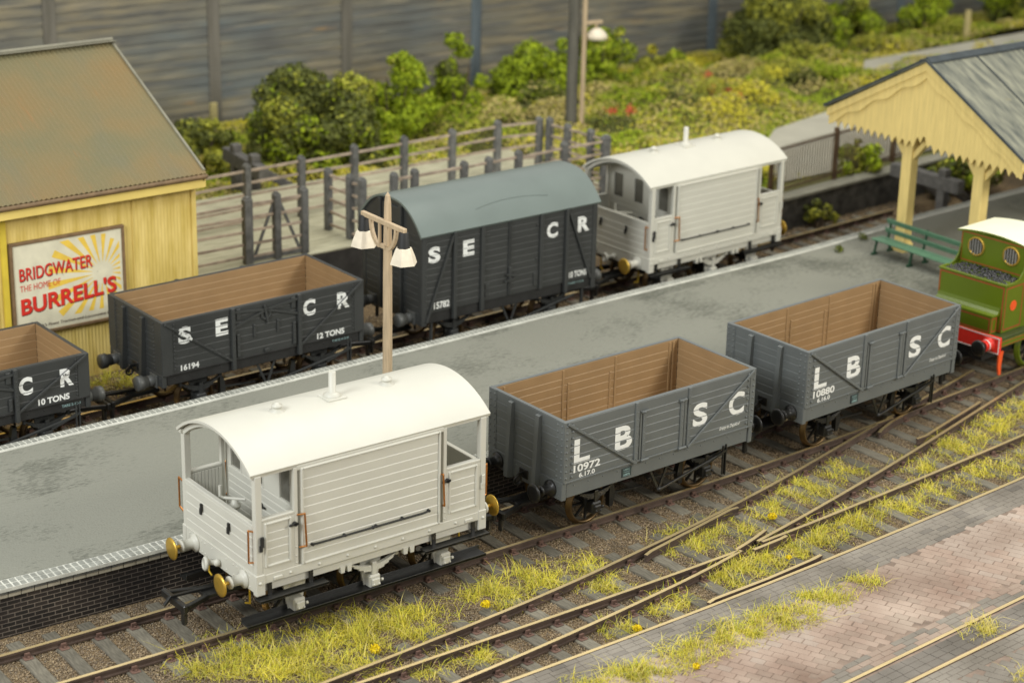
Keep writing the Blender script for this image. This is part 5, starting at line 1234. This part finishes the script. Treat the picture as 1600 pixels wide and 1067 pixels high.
rg = MB(); rg.prism([(-.14, za_+.03), (0, za_+.15), (.14, za_+.03)], lambda u, v, h: (h, u, v), -.12, RLn); rg.build('ridge', SLATEDK, rfo)
sd = MB()
for s in (-1, 1):
    for k in range(110):
        x0 = .05+k*.128; sd.prism([(x0, Z(3.85)), (x0+.064, Z(3.73) if k % 2 else Z(3.93)), (x0+.124, Z(3.85)), (x0+.124, zl_-.02), (x0, zl_-.02)], lambda u, v, h: (u, h, v), s*(al-.02), s*(al-.06))
sd.build('side_valance', CANOPYCREAM, t)
ce = MB(); ce.box(.06, 15.8, -al+.1, al-.1, Z(4.12), Z(4.2)); ce.build('ceiling', CANOPYCREAM, t)
for xx in (.30, 6.0, 11.7):
    for y in (.62, -1.82):
        p = MB(); p.box(xx-.15, xx+.15, y-.17, y+.17, 0, Z(4.15), .02); p.box(xx-.19, xx+.19, y-.21, y+.21, 0, .25, .02)
        po = p.build('post', CANOPYCREAM, t)
        for s in (-1, 1):
            b = MB(); b.bar((xx, y+s*.1, Z(3.35)), (xx, y+s*.62, Z(3.98)), .16, .14, b=.01); (b.bar((xx+s*.1, y, Z(3.35)), (xx+s*.62, y, Z(3.98)), .16, .14, b=.01) if xx > 1 or s > 0 else None); b.build('brace', CANOPYCREAM, po)
dirt = MB(); 
# ------------------------------------------------------------------ bench
t = thing('park_bench', 'green slatted platform bench in front of the canopy post', 'bench', (14.80, 5.38, PZ))
for (x, z, a) in ((.06, .82, 75), (.02, .58, 75), (-.12, .40, 5), (-.28, .40, 0), (-.44, .41, -5)):
    mb = MB(); M = Matrix.Translation((x, 0, z)) @ Matrix.Rotation(R(a), 4, 'Y'); mb.box(-.07, .07, -1.38, 1.38, -.02, .02, .008, 0, M); mb.build('slat', BENCHGREEN, t)
for y in (-1.25, 0, 1.25):
    mb = MB(); mb.bar((.10, y, .9), (.0, y, .38), .05); mb.bar((0, y, .38), (-.5, y, .39), .05); mb.bar((-.42, y, .38), (-.50, y, .02), .05); mb.bar((.0, y, .38), (.12, y, .02), .05); mb.bar((-.58, y, .03), (-.40, y, .03), .07); mb.bar((.02, y, .03), (.2, y, .03), .07)
    mb.build('bench_leg', mat('dark_green_iron', (.015, .06, .03), .5, .1), t)

# ------------------------------------------------------------------ telegraph pole and yard lamp
t = thing('telegraph_pole', 'thick dark grey timber pole rising behind the cattle pens', 'pole', (16.0, 21.7, .0))
mb = MB(); mb.cyl((0, 0, 0), (0, 0, 9), .20, .17, 14); mb.build('post', mat('pole_timber', (.115, .11, .09), .85, .25, 2, streak=(6, 6, .5)), t)
t = thing('yard_lamp', 'slim tan lamp pole with a white dish lamp beside the dark pole', 'lamp post', (16.15, 21.35, .0))
mb = MB(); mb.cyl((0, 0, 0), (0, 0, 9), .085, .075, 10); mb.build('post', LAMPWOOD, t)
mb = MB(); mb.bar((0, 0, 4.25), (.62, -.1, 4.25), .10, .10); mb.cyl((.42, -.07, 4.25), (.42, -.07, 4.0), .04); mb.build('arm', LAMPWOOD, t)
mb = MB(); mb.lathe((.46, -.07, 4.05), (0, 0, -1), [(.0005, 0), (.10, 0), (.22, .08), (.33, .2), (.36, .34), (.33, .34), (.2, .12), (.0005, .1)], 20); mb.build('lamp_shade', LAMPSHADE, t)
for (x, y, h, lab) in ((30.2, 29.5, 1.6, 'short pale yellow post by the dark tree at the back wall'), (7.0, 29.2, 1.0, 'small pale post in the weeds behind the hut'), (38.5, 24.6, 1.7, 'thin pale post above the canopy roof')):
    mb = MB(); mb.box(-.11, .11, -.08, .08, 0, h, .015); o = mb.build('marker_post', mat('pale_yellow_post', (.45, .38, .17), .8, .15), None); o.location = (x, y, .2); tag(o, lab, 'post', 'small posts along the back')

# ------------------------------------------------------------------ plants
def leaf_mesh(name, centres, normals, sizes, mi, mats_, parent=None):
    "one small bent leaf (two triangles) per centre"
    n = len(centres); Cc = np.asarray(centres); d = rng.normal(size=(n, 3)); d /= np.linalg.norm(d, axis=1)[:, None]
    nr = np.asarray(normals)+rng.normal(size=(n, 3))*.55; nr /= np.linalg.norm(nr, axis=1)[:, None]
    u = np.cross(nr, d); u /= np.linalg.norm(u, axis=1)[:, None]; v = np.cross(nr, u); s = np.asarray(sizes)[:, None]
    P = np.stack([Cc+u*s, Cc+v*s*.55+nr*s*.15, Cc-u*s, Cc-v*s*.55+nr*s*.1], 1).reshape(-1, 3)
    F = (np.array([[0, 1, 2, 3]])[None]+4*np.arange(n)[:, None, None]).reshape(-1, 4)
    me = bpy.data.meshes.new(name); me.vertices.add(len(P)); me.vertices.foreach_set('co', P.ravel()); me.loops.add(F.size); me.loops.foreach_set('vertex_index', F.ravel().astype(np.int32))
    me.polygons.add(n); me.polygons.foreach_set('loop_start', np.arange(0, 4*n, 4, dtype=np.int32)); me.polygons.foreach_set('loop_total', np.full(n, 4, dtype=np.int32))
    for q in mats_: me.materials.append(q)
    me.polygons.foreach_set('material_index', np.asarray(mi, dtype=np.int32)); me.update(calc_edges=True)
    o = bpy.data.objects.new(name, me); C.objects.link(o); o.parent = parent; return o
def crown(clumps, dens, size, mats_, wts, parent, name='foliage'):
    "clumps: (x,y,z,r); leaves on and inside lumpy shells"
    cs, ns, ss, mi = [], [], [], []
    for (x, y, z, r) in clumps:
        n = int(dens*r*r); d = rng.normal(size=(n, 3)); d /= np.linalg.norm(d, axis=1)[:, None]
        lump = np.array([.78+.32*mnoise.noise(Vector((a*2.2+x, b*2.2+y, c*2.2+z)))+.18*mnoise.noise(Vector((a*6+x, b*6+y, c*6))) for a, b, c in d])
        rad = r*lump*(1-.30*rng.random(n)**2); p = d*rad[:, None]*np.array([1, 1, .85])+np.array([x, y, z])
        cs.append(p); ns.append(d); ss.append(size*rng.uniform(.6, 1.3, n)); q = rng.choice(len(mats_), p=wts); mi.append(np.where(rng.random(n) < .65, q, rng.choice(len(mats_), n, p=wts)))
    return leaf_mesh(name, np.concatenate(cs), np.concatenate(ns), np.concatenate(ss), np.concatenate(mi), mats_, parent)
def bush(name, label, x, y, w_, h_, mats_, wts, n=16, dens=900, size=.085, zg=.1, cat='bush'):
    h = h_*1.2; t = thing(name, label, cat, (x, y, zg), group='bushes along the back wall'); cl = []
    for k in range(int(n*1.35)):
        a = random.uniform(0, 2*PI); rr_ = w_*.5*math.sqrt(random.random())*.95; zz = h*random.uniform(.15, .88)*(1-.6*(rr_/(w_*.5))**2); cl.append((rr_*math.cos(a), rr_*math.sin(a)*.8, zz, random.uniform(.15, .25)*min(w_, h*1.2)))
    for k in range(n//3): a = random.uniform(0, 2*PI); rr_ = w_*.28*random.random(); cl.append((rr_*math.cos(a), rr_*math.sin(a), h*random.uniform(.6, .86), random.uniform(.07, .12)*w_))
    crown(cl, dens*1.5, size, mats_, wts, t)
    mb = MB()
    for k in range(5):
        a = 2*PI*k/5; mb.cyl((.05*math.cos(a), .05*math.sin(a), -.3), (w_*.25*math.cos(a), w_*.25*math.sin(a), h*.6), .05, .02, 6)
    mb.build('stem', STUMP, t); return t
bush('bush', 'dark olive straggly bush behind the left buffer stop', 7.9, 24.4, 4.4, 2.7, [LEAFDARK, LEAFMID, LEAFBRIGHT], [.72, .16, .12], 26, 800, zg=.2)
bush('bush', 'low dark bush between the hut roof and the straggly bush', 4.4, 25.6, 2.6, 1.5, [LEAFDARK, LEAFMID], [.6, .4], 12)
bush('bush', 'bright green bush just right of the dark olive bush', 11.6, 25.6, 2.5, 2.7, [LEAFBRIGHT, LEAFMID], [.85, .15], 15)
bush('bush', 'low bright green bush in front of the taller bright one', 10.3, 24.4, 1.9, 1.4, [LEAFBRIGHT, LEAFMID], [.85, .15], 9)
bush('bush', 'rich green upright bush left of the telegraph pole', 14.5, 26.0, 2.1, 2.9, [LEAFBRIGHT, LEAFDARK], [.75, .25], 14)
bush('bush', 'broad green bush directly behind the dark pole', 18.3, 26.4, 3.4, 2.2, [LEAFBRIGHT, LEAFDARK], [.7, .3], 18)
bush('bush', 'green bush right of the yard lamp', 21.2, 26.2, 2.6, 2.5, [LEAFBRIGHT, LEAFDARK, LEAFMID], [.6, .25, .15], 15)
bush('bush', 'low mixed green bush between the lamp and the dark tree', 24.2, 26.4, 2.3, 1.5, [LEAFMID, LEAFBRIGHT, LEAFYELLOW], [.5, .35, .15], 12)
bush('tree', 'dark leafy small tree against the back wall', 30.6, 27.2, 4.0, 3.3, [LEAFDARK, LEAFMID], [.82, .18], 26, 800, cat='tree')
bush('bush', 'dark green bush right of the small tree', 34.2, 26.8, 3.2, 2.1, [LEAFDARK, LEAFBRIGHT, LEAFMID], [.45, .35, .2], 16)
bush('bush', 'green bush near the top right behind the canopy ridge', 39.0, 27.2, 3.0, 1.8, [LEAFBRIGHT, LEAFMID, LEAFDARK], [.5, .3, .2], 14)
bush('bush', 'dark green bush in the top right corner', 45.5, 27.0, 4.6, 2.7, [LEAFBRIGHT, LEAFDARK, LEAFMID], [.4, .45, .15], 22)
bush('bush', 'yellow green bush below the railings by the white rear brake van', 15.7, 12.9, 1.5, 1.1, [LEAFYELLOW, LEAFBRIGHT, LEAFMID], [.4, .35, .25], 9, zg=.5)
bush('bush', 'leafy green bush hanging over the retaining wall by the canopy post', 20.0, 12.7, 1.7, 1.2, [LEAFBRIGHT, LEAFMID], [.5, .5], 10, zg=.5)
bush('bush', 'olive weeds at the foot of the retaining wall', 17.2, 11.6, 1.4, .6, [LEAFMID, LEAFDARK], [.5, .5], 8, zg=-.1)
bush('bush', 'tangled weeds behind the buffer stop under the canopy', 23.5, 11.5, 2.6, 1.3, [LEAFDARK, LEAFMID, LEAFBRIGHT], [.45, .35, .2], 14, zg=-.1)
bush('bush', 'mossy weeds at the hut corner behind the charcoal open wagon', .5, 12.6, 1.1, .5, [LEAFYELLOW, LEAFMID], [.5, .5], 7, zg=-.2)
for (x, y, lab) in ((13.65, 7.3, 'small dark green weed tuft on the platform, the one farther from the bench'), (15.0, 7.72, 'small dark green weed tuft at the platform edge, the one nearer the canopy post')):
    o = crown([(0, 0, .08, .15), (.1, .05, .07, .11)], 2600, .04, [LEAFDARK, LEAFBRIGHT], [.7, .3], None, 'weed_tuft'); o.location = (x, y, PZ); tag(o, lab, 'weed', 'weed tufts on the platform')

# low undergrowth: hummocky cover
def hum(x, y): return max(0, .55*mnoise.noise(Vector((x*.32, y*.32, 5)))+.35*mnoise.noise(Vector((x*.9, y*.9, 1)))+.28)
MOUNDS = [(random.uniform(12.8, 46), random.uniform(20.5, 29.5), random.uniform(.5, 1.1), random.uniform(.35, .95), random.choice([0, 1, 1, 2, 2, 3, 3, 4])) for _ in range(85)]
def undergrowth(n, xs, ys, z0, keep):
    x = rng.uniform(*xs, n); y = rng.uniform(*ys, n); k = np.array([keep(a, b) for a, b in zip(x, y)]); x, y = x[k], y[k]; n = len(x)
    hgt = np.array([hum(a, b) for a, b in zip(x, y)]); low = np.where(x > 18, np.clip((y-18.7-.035*(x-22))/1.6, .12, 1), 1); hgt = hgt*low; z = z0+hgt*(1-.5*rng.random(n)**2)*.95+rng.uniform(0, .08, n)
    tint = np.array([mnoise.noise(Vector((a*.4+9, b*.4, 2))) for a, b in zip(x, y)])+rng.normal(size=n)*.22
    mi = np.select([tint > .28, tint > .02, tint > -.22], [0, 1, 2], 3)
    for (mx_, my_, mr, mh, mm) in MOUNDS:
        if mx_ > 29 and 21.4 < my_ < 25: continue
        d2 = ((x-mx_)**2+((y-my_)/.8)**2)/mr**2; ins = d2 < 1
        z = np.where(ins, np.maximum(z, z0+mh*np.sqrt(np.clip(1-d2, 0, 1))*rng.uniform(.55, 1.15, n)), z); mi = np.where(ins & (rng.random(n) < .85), mm, mi)
    return np.stack([x, y, z], -1), mi
def inpoly(x, y, P):
    r = False
    for (ax, ay), (bx, by) in zip(P, P[1:]+P[:1]):
        if (ay > y) != (by > y) and x < (bx-ax)*(y-ay)/(by-ay)+ax: r = not r
    return r
path2 = [(30.0, 22.2), (36, 22.2), (60, 23.2), (60, 25.0), (40, 24.2), (32, 23.9)]
P1, m1 = undergrowth(270000, (-4, 52), (12.9, 30.6), .0, lambda a, b: not (a < 12.7 and b < 20.45) and not inpoly(a, b, pth) and not inpoly(a, b, path2) and not (a < 20 and b < 13.2) and not (a > 19 and b < 16.5+.06*(a-24)))
back = np.clip((28.2-P1[:, 1])/2.8, .25, 1); P1[:, 2] = P1[:, 2]*back+.68*np.clip((P1[:, 0]-12.6)/1., 0, 1)*np.clip((28-P1[:, 1])/2.6, 0, 1)
o = leaf_mesh('undergrowth', P1, np.tile([0, -.2, 1.], (len(P1), 1)), .066*rng.uniform(.6, 1.3, len(P1)), m1, [LEAFYELLOW, LEAFSTRAW, LEAFMID, LEAFBRIGHT, LEAFDARK])
tag(o, 'mixed yellow and green undergrowth in front of the boarded wall', 'undergrowth', kind='stuff')
mb = MB(); gx = np.linspace(-6, 54, 90); gy = np.linspace(19.5, 31, 24)
mb.sheet([[(x, y, (.68*min(1, max(0, (x-12.6)))*min(1, max(0, (28-y)/2.6)))-.08+hum(x, y)*.55*min(1, max(.2, (28.2-y)/2.8))*(min(1, max(.05, (y-19.4)/2.)) if x > 18 else 1) if not (x > 27 and 21.2 < y < 25.2) else .70) for y in gy] for x in gx])
tag(mb.build('earth', mat('mossy_earth', (.13, .125, .035), .95, .3, 1, .5, 12)), 'mossy earth under the weeds in front of the back wall', 'ground', kind='structure')
for i, (px, py) in enumerate(((1105, 118), (1112, 141), (1139, 143), (1158, 152), (957, 173), (985, 172))):
    p = G(px, py, 1.1); cs = rng.normal(size=(60, 3))*np.array([.10, .08, .07]); o = leaf_mesh('flower_clump', cs, np.tile([0, 0, 1.], (60, 1)), np.full(60, .055), np.zeros(60), [FLOWERRED]); o.location = p
    tag(o, 'small clump of coral red flowers in the undergrowth beyond the white rear brake van', 'flowers', 'red flowers in the undergrowth')

# static grass: thin curved blades
def grass(name, label, spots, z0, lab_mats, wts, hmin=.12, hmax=.30):
    pts = []
    for (px, py, rx, ry, n) in spots:
        n = int(n*3.2)
        a = rng.uniform(0, 2*PI, n); r = np.sqrt(rng.random(n))*np.clip(1+.25*rng.normal(size=n), .2, 1.6)
        for aa, rr_ in zip(a, r):
            q = G(px+rx*rr_*math.cos(aa), py+ry*rr_*math.sin(aa), z0); pts.append((q.x, q.y))
    pts = np.array([p for p in pts if mnoise.noise(Vector((p[0]*2.6, p[1]*2.6, 4)))+.35*random.uniform(-1, 1) > .0]); n = len(pts); h = rng.uniform(hmin, hmax, n); az = rng.uniform(0, 2*PI, n); lean = np.abs(rng.normal(size=n))*1.15+.3; longb = rng.random(n) < .17; h *= np.where(longb, rng.uniform(.8, 1.35, n), rng.uniform(.22, .5, n)); wd = rng.uniform(.0035, .0065, n)
    dx, dy = np.cos(az), np.sin(az); sx, sy = -dy, dx; V = np.zeros((n, 5, 3))
    def pt(t, w_): 
        off = h*lean*t**1.6; zz = z0+h*t*np.sqrt(np.clip(1-(lean*t*.55)**2, .15, 1)); return np.stack([pts[:, 0]+dx*off+sx*w_, pts[:, 1]+dy*off+sy*w_, zz], -1)
    V[:, 0] = pt(0, -wd); V[:, 1] = pt(0, wd); V[:, 2] = pt(.55, wd*.8); V[:, 3] = pt(.55, -wd*.8); V[:, 4] = pt(1, 0*wd)
    V = V.reshape(-1, 3); base = 5*np.arange(n); lv = np.stack([base, base+1, base+2, base+3, base+3, base+2, base+4], -1).ravel()
    ls = np.stack([7*np.arange(n), 7*np.arange(n)+4], -1).ravel(); lt = np.tile([4, 3], n); mi = np.repeat(rng.choice(len(lab_mats), n, p=wts), 2)
    me = bpy.data.meshes.new(name); me.vertices.add(len(V)); me.vertices.foreach_set('co', V.ravel()); me.loops.add(len(lv)); me.loops.foreach_set('vertex_index', lv.astype(np.int32)); me.polygons.add(2*n)
    me.polygons.foreach_set('loop_start', ls.astype(np.int32)); me.polygons.foreach_set('loop_total', lt.astype(np.int32))
    for q in lab_mats: me.materials.append(q)
    me.polygons.foreach_set('material_index', mi.astype(np.int32)); me.update(calc_edges=True)
    o = bpy.data.objects.new(name, me); C.objects.link(o); tag(o, label, 'grass', kind='stuff'); return o
GM = [GRASSY, GRASSG, GRASSS]
grass('grass', 'yellow green static grass between the main line and the curved track', [(330, 1045, 60, 18, 500), (420, 1025, 110, 30, 2200), (500, 1050, 90, 25, 1600), (570, 990, 90, 30, 1900), (650, 970, 55, 22, 900), (775, 930, 55, 22, 900), (850, 905, 60, 20, 900), (905, 885, 35, 14, 250)], -.19, GM, [.62, .23, .15])
grass('grass', 'tufts of yellow grass among the crossing rails', [(942, 913, 42, 18, 700), (735, 1030, 45, 12, 500), (650, 1050, 50, 12, 400), (1045, 945, 42, 20, 600), (965, 985, 40, 15, 420), (1075, 850, 50, 20, 800), (1130, 828, 50, 20, 800), (1205, 800, 30, 14, 420), (1250, 768, 50, 20, 900), (1312, 738, 40, 17, 600)], -.19, GM, [.6, .2, .2], .10, .26)
grass('grass', 'long band of yellow grass between the siding rails', [(1140, 903, 40, 20, 700), (1175, 885, 45, 20, 900), (1225, 860, 45, 20, 800), (1280, 838, 45, 18, 900), (1335, 815, 40, 20, 900), (1400, 790, 50, 18, 800), (1470, 765, 50, 18, 800), (1550, 735, 50, 18, 800), (1620, 705, 40, 18, 500), (1435, 728, 35, 15, 600), (1490, 700, 40, 18, 900), (1545, 672, 40, 20, 900), (1600, 645, 40, 20, 800)], -.19, GM, [.6, .2, .2], .10, .28)
grass('grass', 'band of yellow grass growing across the brick paving', [(930, 1070, 50, 14, 500), (1010, 1052, 55, 16, 900), (1080, 1020, 50, 18, 900), (1150, 990, 55, 18, 1000), (1220, 965, 55, 18, 1000), (1285, 935, 45, 16, 700), (1345, 912, 35, 10, 350)], -.005, GM, [.5, .3, .2], .10, .24)
grass('grass', 'dry grass tuft between the sunken rails in the paving', [(1535, 985, 32, 15, 260), (1590, 1060, 15, 8, 60)], -.005, GM, [.4, .1, .5], .14, .3)
grass('grass', 'green grass along the rear line beneath the charcoal wagons', [(180, 598, 40, 14, 500), (545, 412, 14, 10, 200), (560, 405, 12, 10, 160), (470, 310, 80, 8, 0)], -.19, GM, [.5, .4, .1], .12, .3)
# yellow flower heads, each clump a thing
for i, (px, py, z, r) in enumerate(((586, 1013, -.06, .11), (759, 943, -.02, .10), (996, 981, -.08, .09), (1207, 806, -.06, .10), (1088, 1040, .06, .07), (1232, 870, -.06, .06))):
    p = G(px, py, z); n = int(500*r*10*.5); d = rng.normal(size=(n, 3)); d /= np.linalg.norm(d, axis=1)[:, None]; cs = d*r*rng.uniform(.5, 1, (n, 1))*np.array([1, 1, .7])
    o = leaf_mesh('flower_clump', cs, d, np.full(n, .022), np.zeros(n), [FLOWER]); o.location = p; tag(o, 'small clump of bright yellow flowers in the grass beside the rails', 'flowers', 'yellow flower clumps')
